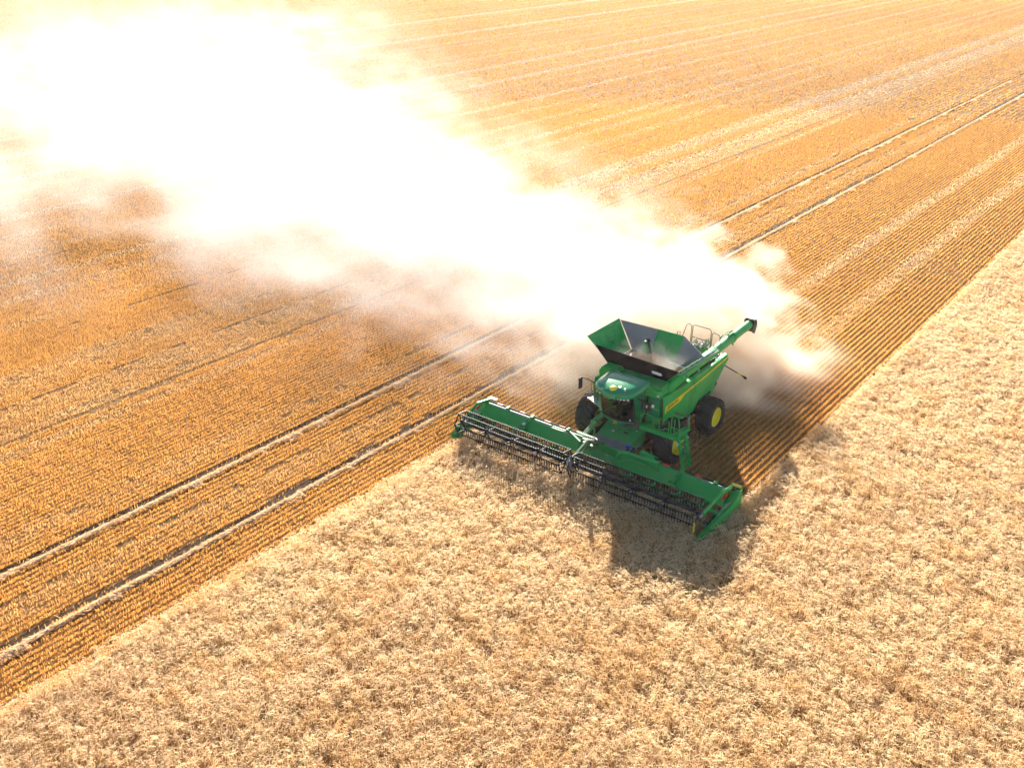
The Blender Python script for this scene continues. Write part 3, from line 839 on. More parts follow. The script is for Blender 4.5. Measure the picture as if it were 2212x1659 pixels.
# white oval window on the front cover
fc = [o for o in tank.children if o.name.startswith("front_cover")][0]
pts = []
for k in range(24):
    a = 2 * math.pi * k / 24
    ca, sa = math.cos(a), math.sin(a)
    pts.append((0.26 * math.copysign(abs(ca) ** 0.5, ca), 0.085 * math.copysign(abs(sa) ** 0.6, sa)))
flat_shape(pts, 1.0, (1.0, 0.24, 3.80), (0.98, -0.01, -0.03), (0, -0.3, 0.9), fc, M_WHITE, "cover_label")
# tank hopper walls under the rim and floor
mb = MB()
mb.grid([[(-1.60, 0.50, 3.47), (-0.9, 1.0, 2.95)], [(-1.60, 2.5, 3.47), (-0.9, 2.1, 2.95)]])
mb.grid([[(1.30, 0.44, 3.41), (0.8, 1.0, 2.95)], [(1.30, 2.52, 3.41), (0.8, 2.1, 2.95)]])
mb.grid([[(-1.60, 0.50, 3.47), (-0.9, 1.0, 2.95)], [(1.30, 0.44, 3.41), (0.8, 1.0, 2.95)]])
mb.grid([[(-1.60, 2.5, 3.47), (-0.9, 2.1, 2.95)], [(1.30, 2.52, 3.41), (0.8, 2.1, 2.95)]])
mb.grid([[(-0.9, 1.0, 2.95), (0.8, 1.0, 2.95)], [(-0.9, 2.1, 2.95), (0.8, 2.1, 2.95)]])
mb.build("hopper", M_GREY, tank, solid=0.02)
# filling auger head: green three-sided hood, dark top
mb = MB()
mb.add([(-1.20, 1.62, 3.1), (-0.15, 1.50, 3.1), (-0.05, 2.40, 3.1), (-1.10, 2.45, 3.1), (-0.72, 1.98, 4.28), (-0.54, 1.95, 4.28), (-0.54, 2.12, 4.28), (-0.70, 2.14, 4.28)],
       [(0, 1, 5, 4), (1, 2, 6, 5), (2, 3, 7, 6), (3, 0, 4, 7), (4, 5, 6, 7)])
fa = mb.build("filling_auger", M_GREEND, tank, bevel=0.02)
mb = MB(); mb.tube([(-0.62, 2.05, 4.27), (-0.50, 2.12, 4.36)], [0.12, 0.08], 8); mb.tube([(-0.52, 2.0, 4.25), (-0.16, 1.9, 3.5)], 0.05, 8); mb.build("auger_head", M_BLACK, fa)
# ladder rungs / sensor bars at the left inside
mb = MB(); mb.tube([(0.70, 1.05, 3.35), (0.75, 1.0, 3.75), (1.45, 0.95, 3.72)], 0.022, 6); mb.build("tank_bar", M_WHITE, tank)
mb = MB(); mb.tube([(0.75, 1.75, 3.7), (1.6, 1.75, 3.66)], 0.03, 6); mb.build("tank_bar", M_WHITE, tank)

def grain():
    gx = np.linspace(-1.55, 1.28, 40); gy = np.linspace(0.5, 2.5, 32)
    A, B = np.meshgrid(gx, gy, indexing='ij')
    r = np.hypot(A + 0.55, B - 1.95)
    H = 3.36 + 0.52 * np.exp(-(r / 0.75) ** 2) - 0.10 * np.abs(A) * 0.4 + 0.10 * (vnoise(A, B, 0.35, 141) - 0.5) + 0.18 * np.exp(-((A - 0.5) ** 2 + (B - 1.0) ** 2) / 0.3)
    mb = MB(); n = len(gy)
    mb.add(np.stack([A, B, H], 2).reshape(-1, 3).tolist(), [(i * n + j, (i + 1) * n + j, (i + 1) * n + j + 1, i * n + j + 1) for i in range(len(gx) - 1) for j in range(n - 1)])
    o = mb.build("grain", M_GRAIN, None, smooth=True); o.location = (CX, 34.0, 0)
    tag(o, "heap of reddish wheat grain inside the open tank", "grain", kind="stuff")
grain()

# ---------------------------------------------------------------- unloading auger
aug = empty("unloading_auger", (0, 0, 0), comb)
A0, A1 = Vector((1.84, 0.86, 3.62)), Vector((1.45, 8.40, 3.57))
D = (A1 - A0).normalized()
mb = MB()
mb.tube([A0, A0 + D * 0.3, A1], 0.205, 24)
mb.build("auger_tube", M_GREEN, aug, smooth=True)
mb = MB()
mb.tube([(1.42, 0.42, 2.92), (1.55, 0.55, 3.2), (1.70, 0.66, 3.45), A0 + D * 0.12], [0.20, 0.23, 0.24, 0.22], 20)
mb.build("auger_elbow", M_GREEN, aug, smooth=True)
for t in (0.16, 5.35):
    mb = MB(); p = A0 + D * t; mb.tube([p, p + D * 0.05], 0.25, 24); mb.tube([p + D * 0.09, p + D * 0.13], 0.24, 24); mb.build("collar", M_GREEN, aug, smooth=True)
mb = MB(); p = A0 + D * 5.3
mb.box(p + Vector((-0.05, 0, 0.24)), (0.14, 0.5, 0.06)); mb.tube([p + Vector((-0.22, -0.5, 0.22)), p + Vector((-0.15, -0.2, 0.32)), p + Vector((-0.1, 0.35, 0.28))], 0.02, 6)
mb.tube([p + Vector((-0.28, -0.55, 0.15)), p + Vector((-0.28, -0.35, 0.22))], 0.04, 6); mb.tube([p + Vector((0.1, 0.0, -0.22)), p + Vector((0.1, 0.1, -0.34))], 0.04, 6)
mb.build("auger_fittings", M_GREEND, aug)
# long pale hinge rail on top of the tube
mb = MB(); mb.bar(A0 + D * 1.2 + Vector((-0.12, 0, 0.185)), A0 + D * 5.0 + Vector((-0.12, 0, 0.185)), 0.06, 0.03); mb.build("auger_rail", M_GREEND, aug)
mb = MB()
e = A1
mb.tube([e - D * 0.10, e + D * 0.06], [0.24, 0.25], 20)
mb.build("spout_ring", M_BLACK, aug, smooth=True)
mb = MB()
sp_rows = []
for (dy, dz, w) in ((-0.02, 0.26, 0.24), (0.26, 0.20, 0.25), (0.36, -0.08, 0.25), (0.30, -0.52, 0.20)):
    sp_rows.append([(e.x - w, e.y + dy - 0.08, e.z + dz - 0.02), (e.x - w * 0.9, e.y + dy + 0.02, e.z + dz), (e.x + w * 0.9, e.y + dy + 0.02, e.z + dz), (e.x + w, e.y + dy - 0.08, e.z + dz - 0.02)])
mb.grid(sp_rows)
for s in (-1, 1):
    mb.add([(e.x + s * 0.25, e.y - 0.1, e.z + 0.22), (e.x + s * 0.25, e.y + 0.2, e.z + 0.18), (e.x + s * 0.25, e.y + 0.3, e.z - 0.08), (e.x + s * 0.2, e.y + 0.24, e.z - 0.52), (e.x + s * 0.2, e.y - 0.02, e.z - 0.42), (e.x + s * 0.25, e.y - 0.1, e.z - 0.2)], [(0, 1, 2, 3, 4, 5)])
mb.build("spout", mat("spout_rubber", (0.10, 0.075, 0.06), 0.8), aug, solid=0.02)

# ---------------------------------------------------------------- cab
cab = empty("cab", (0, 0, 0), comb)
CC = 0.08
def arc(z, half, vf, bow, n=14, v_corner=None):
    return [(CC + half * (-1 + 2 * i / n), vf - bow * (1 - (-1 + 2 * i / n) ** 2), z) for i in range(n + 1)]
GB, GT = arc(1.98, 0.83, -1.22, 0.27), arc(3.32, 0.84, -1.62, 0.24)
mb = MB(); mb.grid([[tuple(Vector(a).lerp(Vector(c), t)) for t in (0, 0.25, 0.5, 0.75, 1)] for a, c in zip(GB, GT)])
mb.build("windscreen", M_GLASS, cab, smooth=True)
for s in (-1, 1):
    i = 0 if s < 0 else -1
    mb = MB(); x = CC + s * 0.84
    mb.add([(x, -0.36, 1.98), (GB[i][0], GB[i][1] + 0.06, 1.98), (GT[i][0], GT[i][1] + 0.06, 3.30), (x, -0.36, 3.30)], [(0, 1, 2, 3)])
    mb.build("side_window", M_GLASS, cab)
    mb = MB()
    mb.bar(Vector(GB[i]) + Vector((0, 0.03, -0.05)), Vector(GT[i]) + Vector((0, 0.03, 0.05)), 0.07, 0.07)
    mb.build("cab_pillar", M_BLACK if s > 0 else M_GREEND, cab)
    mb = MB(); mb.bar((x, -0.36, 1.95), (x, -0.36, 3.33), 0.10, 0.10); mb.build("cab_pillar", M_BLACK, cab)
# lower apron, floor, back wall
mb = MB()
A_, B_ = arc(1.97, 0.86, -1.22, 0.29), arc(1.70, 0.80, -1.06, 0.30)
B_ = [(x, y, z + (0.10 if (x - CC) > 0.25 else 0.0) * min(1, (x - CC - 0.25) * 5 if x - CC > 0.25 else 0)) for (x, y, z) in B_]
mb.grid([[a, c] for a, c in zip(A_, B_)])
mb.build("apron", M_ROOF, cab, smooth=True, solid=0.03)
mb = MB(); t1, t2 = arc(2.01, 0.865, -1.225, 0.295), arc(1.965, 0.867, -1.227, 0.297)
mb.grid([[a, c] for a, c in zip(t1, t2)]); mb.build("windscreen_seal", M_BLACK, cab, solid=0.02)
mb = MB()
mb.prism([(x, y) for (x, y, z) in arc(0, 0.80, -1.02, 0.30)] + [(CC + 0.82, -0.32), (CC - 0.82, -0.32)], 'z', 1.62, 1.93)
mb.span((CC - 0.84, -0.34, 1.93), (CC + 0.84, -0.27, 3.34))
mb.build("cab_floor", M_INTER, cab)
# emblem on the apron
ap_y = -1.06 - 0.30 * 0.99 - 0.075
sh = [(-0.5, -0.6), (0.5, -0.6), (0.55, 0.5), (0.3, 0.68), (-0.3, 0.68), (-0.55, 0.5)]
nrm_up = Vector((0, -0.16, 0.27)).normalized()
flat_shape(sh, 0.135, (CC - 0.02, -1.46, 1.835), (1, 0, 0), nrm_up, cab, M_YELLOW, "emblem_shield", 0.012)
flat_shape([(x * 0.84, y * 0.84) for x, y in sh], 0.135, (CC - 0.02, -1.475, 1.835), (1, 0, 0), nrm_up, cab, M_TEXT, "emblem_field", 0.012)
flat_shape(DEER, 0.115, (CC - 0.078, -1.490, 1.775), (1, 0, 0), nrm_up, cab, M_YELLOW, "emblem_deer", 0.010)
# roof: rounded slab that droops to the front, notched brow
def roof():
    half = [(0.0, -2.17), (0.30, -2.13), (0.34, -2.05), (0.72, -1.93), (0.98, -1.66), (1.04, -1.25), (1.03, -0.75), (0.98, -0.42), (0.55, -0.36), (0.0, -0.36)]
    out = [(x, y) for x, y in half] + [(-x, y) for x, y in reversed(half[1:-1])]
    layers = [(0.95, 3.36, 0.0), (1.0, 3.43, 0), (1.0, 3.53, 0), (0.975, 3.60, 0), (0.93, 3.645, 0), (0.62, 3.685, 0), (0.25, 3.70, 0)]
    vs = []; fs = []; n = len(out); cy0 = -1.15
    for (k, z, _) in layers:
        for (x, y) in out:
            yy = cy0 + (y - cy0) * k; xx = x * k
            vs.append((CC + xx, yy, z + 0.10 * (yy + 1.15) * 1.0 - 0.06 * max(0, -yy - 1.6)))
    for l in range(len(layers) - 1):
        for i in range(n):
            j = (i + 1) % n
            fs.append((l * n + i, l * n + j, (l + 1) * n + j, (l + 1) * n + i))
    fs.append(tuple(range(n))); fs.append(tuple(range((len(layers) - 1) * n, len(layers) * n)))
    mb = MB(); mb.add(vs, fs)
    return mb.build("roof", M_ROOF, cab, smooth=True)
rf_o = roof()
mb = MB(); mb.lathe([(0.0, 0.16), (0.05, 0.165), (0.10, 0.14), (0.135, 0.08), (0.14, 0.001)], (0.10, -1.80, 3.56), 'z', 24); mb.build("receiver_dome", M_YELLOW, rf_o, smooth=True)
mb = MB(); mb.box((0.30, -1.62, 3.62), (0.10, 0.10, 0.09)); mb.build("antenna", M_STEEL, rf_o)
mb = MB(); mb.tube([(0.62, -1.72, 3.55), (0.62, -1.72, 3.70)], [0.05, 0.03], 8); mb.build("antenna", M_STEEL, rf_o)
for q in ((-0.35, -1.95, 3.52), (-0.12, -2.02, 3.50)):
    mb = MB(); mb.box(q, (0.06, 0.06, 0.05)); mb.build("roof_camera", M_STEEL, rf_o)
for (x, y) in ((0.36, -1.97), (0.50, -1.95), (0.64, -1.91), (0.78, -1.82), (-0.55, -1.93), (-0.75, -1.82)):
    mb = MB(); mb.box((CC + x, y, 3.28), (0.09, 0.07, 0.07)); mb.build("headlight", M_WHITE, rf_o, bevel=0.012)
# wiper
rail([(CC + 0.1, -1.52, 2.02), (CC - 0.25, -1.66, 2.75)], cab, M_BLACK, 0.014, "wiper")
# mirrors
mb = MB(); mb.tube([(-0.98, -1.55, 3.42), (-1.35, -1.62, 3.56), (-1.72, -1.58, 3.50)], 0.03, 6); mb.box((-1.74, -1.55, 3.22), (0.09, 0.20, 0.52)); mb.build("mirror", M_BLACK, cab, bevel=0.015)
mb = MB(); mb.tube([(CC + 0.95, -1.35, 3.22), (1.45, -1.15, 3.05), (1.65, -1.05, 3.0)], 0.035, 6); mb.box((1.40, -1.12, 2.83), (0.26, 0.07, 0.30)); mb.build("mirror", M_BLACK, cab, bevel=0.015)
mb = MB(); mb.box((1.40, -1.16, 2.88), (0.05, 0.012, 0.12)); mb.build("label", M_WHITE, cab)
mb = MB(); mb.box((1.66, -1.10, 2.96), (0.11, 0.02, 0.12)); mb.build("label", M_WHITE, cab)
mb = MB(); mb.box((CC + 0.68, -1.385, 2.10), (0.06, 0.012, 0.08)); mb.build("window_sticker", M_WHITE, cab)
# seat, steering column, console and monitor inside
mb = MB()
mb.box((CC + 0.05, -0.72, 2.30), (0.52, 0.5, 0.14)); mb.box((CC + 0.05, -0.48, 2.66), (0.50, 0.14, 0.70)); mb.box((CC + 0.05, -0.46, 3.05), (0.26, 0.10, 0.18)); mb.box((CC + 0.05, -0.7, 2.1), (0.3, 0.3, 0.36))
mb.build("driver_seat", M_INTER, cab, bevel=0.03)
mb = MB(); mb.tube([(CC + 0.05, -1.28, 1.95), (CC + 0.05, -1.10, 2.5)], 0.05, 8)
mb.tube([(CC + 0.05 + 0.19 * math.cos(a), -1.10 + 0.17 * math.sin(a) , 2.53 + 0.08 * math.sin(a)) for a in np.linspace(0, 2 * math.pi, 17)], 0.018, 6)
mb.build("steering_wheel", M_INTER, cab)
mb = MB(); mb.box((CC - 0.38, -0.85, 2.42), (0.2, 0.6, 0.12)); mb.box((CC - 0.5, -1.10, 2.72), (0.06, 0.28, 0.22)); mb.build("console", M_INTER, cab, bevel=0.02)

# ---------------------------------------------------------------- operator
def skin_body(name, nodes, edges, radii, m, parent=None, sub=2, root=0):
    me = bpy.data.meshes.new(name); me.from_pydata(nodes, edges, [])
    o = bpy.data.objects.new(name, me); COL.objects.link(o)
    if parent: o.parent = parent
    sk = o.modifiers.new("skin", 'SKIN'); sk.use_smooth_shade = True
    for i, r_ in enumerate(radii):
        v = me.skin_vertices[0].data[i]; v.radius = (r_, r_) if not isinstance(r_, tuple) else r_
        v.use_root = (i == root)
    sb = o.modifiers.new("subdivision", 'SUBSURF'); sb.levels = sub; sb.render_levels = sub
    me.materials.append(m)
    return o
px, py = CX + CC + 0.05, 34.0
P = lambda x, y, z: (px + x, py + y, z)
nodes = [P(0, -0.66, 2.44), P(0, -0.64, 2.60), P(0, -0.64, 2.80), P(0, -0.66, 2.93), P(0, -0.67, 3.00), P(0, -0.70, 3.07), P(0, -0.70, 3.18),      # pelvis..head
         P(-0.19, -0.66, 2.89), P(-0.25, -0.78, 2.66), P(-0.15, -1.04, 2.60), P(-0.13, -1.10, 2.60),
         P(0.19, -0.66, 2.89), P(0.26, -0.78, 2.66), P(0.15, -1.04, 2.60), P(0.13, -1.10, 2.60),
         P(-0.10, -0.74, 2.44), P(-0.13, -1.10, 2.44), P(-0.13, -1.18, 2.08), P(-0.13, -1.30, 2.00),
         P(0.10, -0.74, 2.44), P(0.13, -1.10, 2.44), P(0.13, -1.18, 2.08), P(0.13, -1.30, 2.00)]
edges = [(0, 1), (1, 2), (2, 3), (3, 4), (4, 5), (5, 6), (3, 7), (7, 8), (8, 9), (9, 10), (3, 11), (11, 12), (12, 13), (13, 14), (0, 15), (15, 16), (16, 17), (17, 18), (0, 19), (19, 20), (20, 21), (21, 22)]
rad = [(0.16, 0.12), (0.145, 0.11), (0.165, 0.12), (0.12, 0.09), 0.055, 0.085, 0.085, 0.065, 0.048, 0.035, 0.032, 0.065, 0.048, 0.035, 0.032, 0.085, 0.065, 0.05, 0.045, 0.085, 0.065, 0.05, 0.045]
man = skin_body("person", nodes, edges, rad, M_SKIN)
tag(man, "person in a blue shirt sitting behind the windscreen holding the steering wheel", "person")
sh_n = [nodes[i] for i in (0, 1, 2, 3, 7, 8, 11, 12)]
skin_body("shirt", sh_n, [(0, 1), (1, 2), (2, 3), (3, 4), (4, 5), (3, 6), (6, 7)], [(0.175, 0.135), (0.16, 0.125), (0.18, 0.135), (0.13, 0.10), 0.078, 0.06, 0.078, 0.06], M_SHIRT, man)
tr_n = [nodes[i] for i in (0, 15, 16, 17, 19, 20, 21)]
skin_body("trousers", tr_n, [(0, 1), (1, 2), (2, 3), (0, 4), (4, 5), (5, 6)], [(0.17, 0.13), 0.095, 0.075, 0.06, 0.095, 0.075, 0.06], M_TROUS, man)
mb = MB(); mb.lathe([(0.02, 0.098), (0.06, 0.095), (0.10, 0.07), (0.115, 0.001)], P(0, -0.685, 3.14), 'z', 16); mb.build("hair", M_HAIR, man, smooth=True)
mb = MB()
for s in (-1, 1):
    mb.lathe([(0.0, 0.012), (0.012, 0.001)], P(s * 0.035, -0.785, 3.13), 'y', 8)
mb.box(P(0, -0.80, 3.10), (0.025, 0.03, 0.035)); mb.box(P(0, -0.782, 3.055), (0.05, 0.01, 0.012))
mb.build("face", M_HAIR, man)
for s in (-1, 1):
    mb = MB()
    for k in range(4):
        b0 = Vector(P(s * 0.13, -1.11, 2.58 + 0.02 * k)); ln = (0.06, 0.07, 0.068, 0.055)[3 - k]
        mb.tube([b0, b0 + Vector((0.0, -ln * 0.7, 0.02)), b0 + Vector((-s * 0.015, -ln, -0.005)), b0 + Vector((-s * 0.03, -ln * 0.8, -0.025))], [0.010, 0.010, 0.009, 0.007], 6)
    b0 = Vector(P(s * 0.115, -1.09, 2.64)); mb.tube([b0, b0 + Vector((-s * 0.03, -0.02, 0.01)), b0 + Vector((-s * 0.045, -0.045, -0.01))], [0.012, 0.011, 0.008], 6)
    mb.build("fingers", M_SKIN, man, smooth=True)

# ---------------------------------------------------------------- platform, rails and ladder on the left side
plat = empty("platform", (0, 0, 0), comb)
mb = MB()
mb.span((0.92, -0.80, 1.60), (2.72, -0.05, 1.66)); mb.span((0.92, -0.84, 1.52), (2.72, -0.802, 1.72)); mb.span((1.6, -0.05, 1.60), (2.72, 0.35, 1.66)); mb.span((2.722, -0.8, 1.54), (2.76, 0.35, 1.70))
for k in range(12):
    mb.box((1.0 + 0.15 * k, -0.42, 1.668), (0.02, 0.70, 0.012))
mb.span((2.0, -0.3, 1.20), (2.6, 0.2, 1.58))
mb.build("deck", M_GREEN, plat)
G2 = M_GREEN
rr = 0.022
for pts in ([(0.98, -0.80, 1.66), (0.98, -0.86, 2.2), (1.14, -0.86, 2.35), (1.14, -0.86, 2.74), (1.5, -0.86, 2.72), (1.62, -0.5, 2.5)],
            [(1.14, -0.86, 2.35), (1.62, -0.86, 2.33), (1.62, -0.84, 1.66)], [(0.98, -0.84, 1.82), (1.62, -0.84, 1.80)],
            [(1.88, -0.84, 1.66), (1.90, -0.86, 2.36), (2.36, -0.86, 2.34), (2.36, -0.84, 1.66)], [(1.88, -0.84, 1.85), (2.1, -0.84, 1.84), (2.16, -0.84, 1.95), (2.36, -0.84, 1.93)],
            [(2.44, -0.80, 1.66), (2.46, -0.84, 2.55), (2.52, -0.84, 2.66), (2.66, -0.78, 2.66), (2.74, -0.74, 2.55), (3.0, -0.86, 1.35), (3.30, -1.02, 0.40)],
            [(2.44, -0.82, 2.1), (2.9, -0.80, 2.05), (2.96, -0.74, 1.95)], [(2.58, -0.80, 1.66), (2.6, -0.78, 2.5)],
            [(2.72, 0.30, 1.66), (2.66, 0.30, 2.75)], [(2.72, -0.05, 1.66), (2.9, -0.2, 1.65), (3.06, -0.35, 1.45), (3.38, -0.52, 0.42)],
            [(2.30, -0.3, 1.66), (2.5, -0.55, 1.80), (2.8, -0.62, 1.78), (3.0, -0.4, 1.7)]):
    rail(pts, plat, G2, rr, "handrail")
lad = empty("ladder", (0, 0, 0), comb)
for (y0, y1) in ((-0.74, -0.98), (-0.20, -0.44)):
    mb = MB(); mb.bar((2.80, y0, 1.62), (3.26, y1, 0.30), 0.12, 0.05); mb.build("ladder_rail", M_GREEN, lad)
for k in range(6):
    t = 0.06 + k * 0.175
    p0 = Vector((2.80, -0.74, 1.62)).lerp(Vector((3.26, -0.98, 0.30)), t); p1 = Vector((2.80, -0.20, 1.62)).lerp(Vector((3.26, -0.44, 0.30)), t)
    mb = MB(); mb.bar(p0, p1, 0.16, 0.03); mb.build("rung", M_GREEN, lad)
mb = MB(); mb.tube([(2.86, -0.02, 1.42), (2.86, -0.10, 1.42)], 0.05, 10); mb.build("work_lamp", M_WHITE, lad)
mb = MB(); mb.box((2.83, -0.85, 1.40), (0.10, 0.05, 0.10)); mb.build("work_lamp", M_WHITE, lad)
# shock absorber / marker lamp near the left panel's lower front
mb = MB(); mb.tube([(2.55, 0.55, 2.0), (2.62, 0.45, 1.75)], 0.05, 8); mb.bar((1.8, 0.6, 2.02), (2.56, 0.55, 2.02), 0.05, 0.05); mb.build("lamp_arm", M_STEEL, comb, smooth=True)
mb = MB(); mb.box((2.66, 0.38, 1.62), (0.07, 0.05, 0.22)); mb.build("marker_lamp", M_ORANGE, comb, bevel=0.012)
# fender plate and steps over the right front wheel, sunlit white painted in
mb = MB(); mb.add([(-1.95, -0.55, 1.99), (-0.95, -1.02, 1.99), (-0.82, -0.30, 2.02), (-1.8, 0.1, 2.02)], [(0, 1, 2, 3)])
mb.build("fender_plate", mat("pale_sunlit_paint", (0.5, 0.5, 0.4), 0.55), comb, solid=0.05)
for pts in ([(-1.75, -0.35, 2.02), (-1.78, -0.45, 2.75), (-1.52, -0.55, 2.95), (-1.45, -0.5, 2.0)], [(-1.62, -0.8, 2.0), (-1.66, -0.82, 2.95), (-1.35, -0.95, 3.2)], [(-1.25, -0.9, 2.0), (-1.28, -0.92, 3.1), (-1.02, -0.95, 3.3)], [(-1.66, -0.82, 2.6), (-1.28, -0.92, 2.65)]):
    rail(pts, comb, RAILM, 0.016)
mb = MB(); mb.box((-1.98, -0.5, 1.95), (0.10, 0.10, 0.12)); mb.build("marker_lamp", M_ORANGE, comb, bevel=0.015)
mb = MB(); mb.bar((-0.96, -0.35, 2.02), (-0.92, -1.06, 1.96), 0.16, 0.10); mb.build("step_plate", mat("pale_sunlit_step", (0.5, 0.5, 0.42), 0.55), comb)

# ---------------------------------------------------------------- feeder house
feed = MB()
feed.prism([(-0.55, 1.50), (-0.55, 0.80), (-2.35, 0.35), (-2.40, 0.95), (-1.75, 1.10)], 'x', -0.70, 1.08)
fo = feed.build("feeder_house", M_GREEND, comb, bevel=0.02)
mb = MB(); mb.add([(-0.705, -1.72, 1.128), (1.085, -1.72, 1.128), (1.085, -2.395, 0.972), (-0.705, -2.395, 0.972)], [(0, 1, 2, 3)])
mb.build("feeder_apron", mat("grey_rubber_sheet", (0.16, 0.145, 0.155), 0.6, dirt=TAN, dirt_amt=0.35), fo, solid=0.02)
mb = MB(); mb.lathe([(0.0, 0.13), (0.012, 0.12), (0.012, 0.001)], (0.45, -1.12, 1.30), 'z', 20); mb.build("feeder_cover", M_BLACK, fo)
for (x, y, z) in ((-0.12, -1.28, 1.265), (0.85, -0.85, 1.39)):
    mb = MB(); mb.box((x, y, z), (0.11, 0.08, 0.012)); mb.build("label", M_WHITE, fo)
mb = MB()
mb.bar((-0.98, -0.75, 1.66), (-0.98, -2.25, 1.20), 0.20, 0.16); mb.box((-0.98, -1.45, 1.53), (0.26, 0.26, 0.14)); mb.tube([(-0.98, -1.42, 1.62), (-0.98, -1.42, 1.70)], 0.07, 8); mb.tube([(-0.80, -1.75, 1.35), (-0.80, -1.75, 0.8)], 0.05, 8)
mb.build("lift_arm", mat("sunlit_green_arm", (0.10, 0.30, 0.09), 0.6, spec=0.2, dirt=TAN, dirt_amt=0.4), fo)  # base green made paler to carry the sunlight on the arm
# multi-coupler with blue handle and hoses
mb = MB(); mb.box((1.20, -2.0, 1.02), (0.22, 0.30, 0.30)); mb.tube([(1.30, -1.95, 1.15), (1.65, -1.7, 1.25), (1.85, -2.0, 1.05), (1.7, -2.4, 1.0)], 0.03, 6); mb.tube([(1.25, -1.9, 1.1), (1.5, -1.6, 1.1), (1.4, -1.1, 1.2)], 0.03, 6); mb.tube([(1.32, -2.1, 1.1), (1.55, -2.2, 1.22), (1.62, -2.5, 1.1)], 0.025, 6)
mb.build("coupler", M_BLACK, fo)
mb = MB(); mb.box((1.12, -2.02, 1.22), (0.22, 0.12, 0.10)); mb.build("coupler_handle", M_BLUE, fo, bevel=0.02)
for q in ([(1.42, -1.98, 1.20), (1.56, -1.80, 1.32)], [(1.30, -2.25, 1.15), (1.36, -2.1, 1.30)], [(1.12, -2.02, 1.27), (1.16, -1.94, 1.34)]):
    mb = MB(); mb.tube(q, 0.02, 6); mb.build("coupler_fitting", M_STEEL, fo)
# yellow stalk-stop gear beside the left front wheel rim
mb = MB()
for k in range(9):
    a = R(200 + 14 * k); mb.bar((2.50, 0.05 + 0.42 * math.cos(a), FR + 0.42 * math.sin(a)), (2.50, 0.05 + 0.56 * math.cos(a), FR + 0.56 * math.sin(a)), 0.05, 0.05)
mb.build("wheel_weights", M_YELLOW, comb)

# ---------------------------------------------------------------- header
hd = empty("header", (0, 0, 0), comb)
HW = 6.15
mb = MB()
sheet = [(-2.60, 1.27), (-2.72, 1.265), (-2.97, 0.80), (-3.02, 0.74), (-3.06, 0.74), (-2.99, 0.82), (-2.74, 1.30), (-2.60, 1.30)]
for (a, c) in ((-HW, -0.85), (1.15, HW)):
    mb.prism(sheet, 'x', a, c)
mb.build("back_sheet", M_GREEN, hd)
mb = MB()
mb.span((-HW, -2.58, 0.42), (HW, -2.46, 0.62)); mb.span((-HW, -2.58, 1.08), (-0.9, -2.46, 1.24)); mb.span((1.2, -2.58, 1.08), (HW, -2.46, 1.24))
for x in np.arange(-6.0, 6.1, 1.2):
    mb.span((x - 0.05, -2.57, 0.6), (x + 0.05, -2.47, 1.1))
mb.build("main_beam", M_GREEND, hd)
# centre opening frame and short belt
mb = MB()
mb.span((-0.85, -2.62, 0.95), (1.15, -2.48, 1.22)); mb.bar((-0.85, -2.66, 1.20), (-0.85, -2.95, 0.60), 0.10, 0.14); mb.bar((1.15, -2.66, 1.20), (1.15, -2.95, 0.60), 0.10, 0.14)
mb.grid([[(-0.8, -2.63, 0.93), (-0.8, -2.98, 0.70)], [(1.1, -2.63, 0.93), (1.1, -2.98, 0.70)]])
mb.build("centre_frame", M_GREEND, hd)
mb = MB(); mb.box((0.5, -2.70, 0.905), (0.09, 0.07, 0.012), Matrix.Rotation(R(-33), 3, 'X')); mb.build("label", M_WHITE, hd)
mb = MB()
def belt_strip(a, c, y0, z0, y1, z1, n):
    mb.add([(a, y0, z0), (c, y0, z0), (c, y1, z1), (a, y1, z1)], [(0, 1, 2, 3)])
belt_strip(-0.82, 1.12, -2.98, 0.62, -3.98, 0.30, 1)
mb.build("centre_belt", mat("worn_belt", (0.30, 0.29, 0.32), 0.35, dirt=TAN, dirt_amt=0.2), hd, solid=0.02)
for (a, c) in ((-HW + 0.02, -0.86), (1.16, HW - 0.02)):
    mb = MB(); mb.add([(a, -3.04, 0.62), (c, -3.04, 0.62), (c, -3.98, 0.30), (a, -3.98, 0.30)], [(0, 1, 2, 3)])
    for x in np.arange(a + 0.25, c, 0.42):
        mb.bar((x, -3.07, 0.640), (x, -3.94, 0.345), 0.03, 0.03)
    mb.build("draper_belt", M_BLACK, hd, solid=0.015)
    mb = MB(); mb.prism([(-3.30, 0.64), (-3.46, 0.60), (-3.46, 0.50), (-3.32, 0.52)], 'x', a, c); mb.build("belt_rail", M_GREEN, hd)
    xs = np.arange(a + 0.55, c - 0.2, 1.15)
    for x in xs:
        mb = MB(); mb.box((x, -3.37, 0.67), (0.42, 0.14, 0.06)); mb.box((x + 0.28, -3.24, 0.70), (0.14, 0.34, 0.10)); 
        bo2 = mb.build("belt_bracket", M_GREEN, hd, bevel=0.012)
        mb = MB(); mb.lathe([(0, 0.028), (0.03, 0.030), (0.05, 0.012), (0.055, 0.001)], (x + 0.28, -3.22, 0.75), 'z', 10); mb.build("bracket_knob", M_WHITE, bo2, smooth=True)
# cutter bar with guards
mb = MB(); mb.span((-HW, -4.05, 0.22), (HW, -3.96, 0.30))
for x in np.arange(-HW + 0.05, HW, 0.1524):
    mb.bar((x, -4.03, 0.25), (x, -4.18, 0.22), 0.03, 0.03)
mb.build("cutter_bar", M_STEEL, hd)
